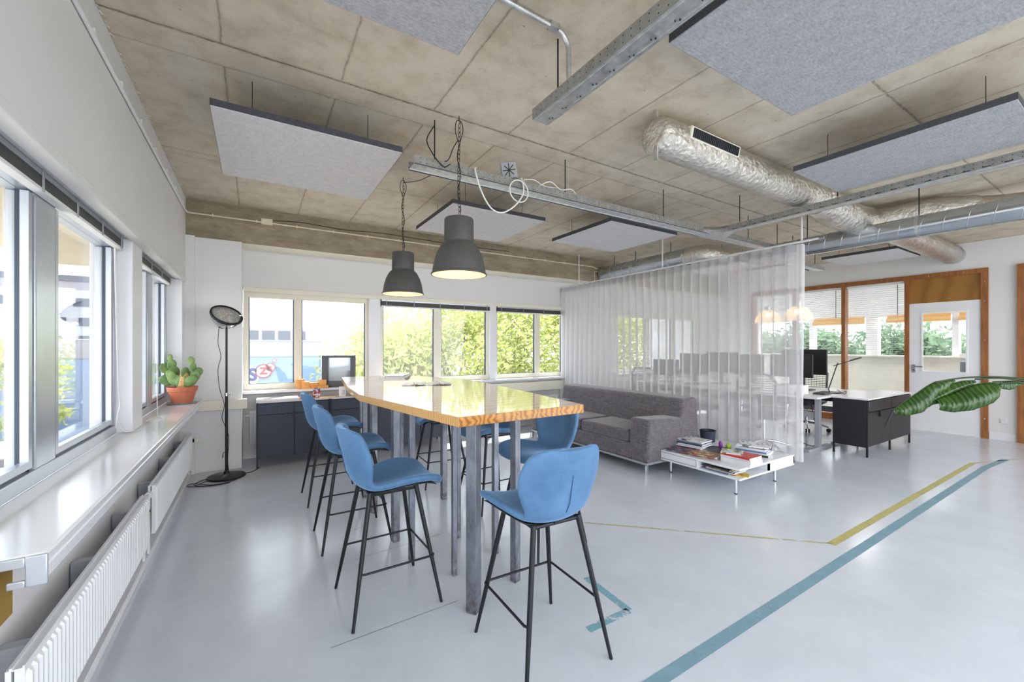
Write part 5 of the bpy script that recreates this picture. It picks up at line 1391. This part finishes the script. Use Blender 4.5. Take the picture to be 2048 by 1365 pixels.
for k in range(5): build('window', B(-4+k*2.6, -2+k*2.6, 89.9, 90, 1.5, 4.4), 'window_dark', t)
# flat roof with parapet just outside the left windows
t = thing('roof_terrace', 'flat roof with brown parapet and blue stripe outside left window', 'building', (-9, 9, -4.5))
build('roof', B(-26, -1.5, 1, 18, -4.5, -2.2), 'stone_coping', t)
build('parapet', B(-26, -4.3, 12.5, 13.0, -2.2, -.85), 'roof_brown', t)
build('coping', B(-26.1, -4.2, 12.4, 13.1, -.85, -.6), 'stone_coping', t)
build('blue_stripe', B(-26, -6.0, 9.4, 10.6, -2.2, -2.17), 'roof_blue', t)
t2_ = thing('lower_roof', 'brown plant enclosure on the roof outside left window', 'enclosure', (-3.6, 11.4, -2.2))
build('wall', B(-4.6, -2.4, 10.6, 12.2, -2.2, -1.1), 'facade_grey', t2_)
build('lid', B(-4.7, -2.3, 10.5, 12.3, -1.1, -1.0), 'stone_coping', t2_)

# ------------------------------------------------------------------ light
w = bpy.data.worlds.new('World'); S.world = w; w.use_nodes = True
nt = w.node_tree; bg = nt.nodes['Background']
tc = nt.nodes.new('ShaderNodeTexCoord'); sp_ = nt.nodes.new('ShaderNodeSeparateXYZ'); nt.links.new(tc.outputs['Generated'], sp_.inputs[0])
rp = nt.nodes.new('ShaderNodeValToRGB'); cr = rp.color_ramp
cr.elements[0].position = .0; cr.elements[0].color = (.97,.98,1,1)
cr.elements[1].position = .7; cr.elements[1].color = (.80,.89,1,1)
nt.links.new(sp_.outputs[2], rp.inputs[0]); nt.links.new(rp.outputs[0], bg.inputs[0])
bg.inputs[1].default_value = 2.2
sun = bpy.data.lights.new('sun', 'SUN'); sun.energy = 6.0; sun.angle = math.radians(1.2); sun.color = (1, .95, .86)
so = bpy.data.objects.new('sun', sun); C.objects.link(so)
sd = Vector((.38, .50, 1.05)).normalized()
so.rotation_euler = sd.to_track_quat('Z', 'Y').to_euler(); so.location = (5, 12, 15)

# ------------------------------------------------------------------ camera
cam = bpy.data.cameras.new('camera'); co = bpy.data.objects.new('camera', cam); C.objects.link(co)
cam.sensor_width = 36; cam.lens = 830*36/2048; cam.shift_y = 11.5/2048
cam.clip_start = .02; cam.clip_end = 500
co.location = (0, 0, 1.4); co.rotation_euler = (PI/2, 0, -math.radians(31.8))
S.camera = co
S.view_settings.exposure = .95
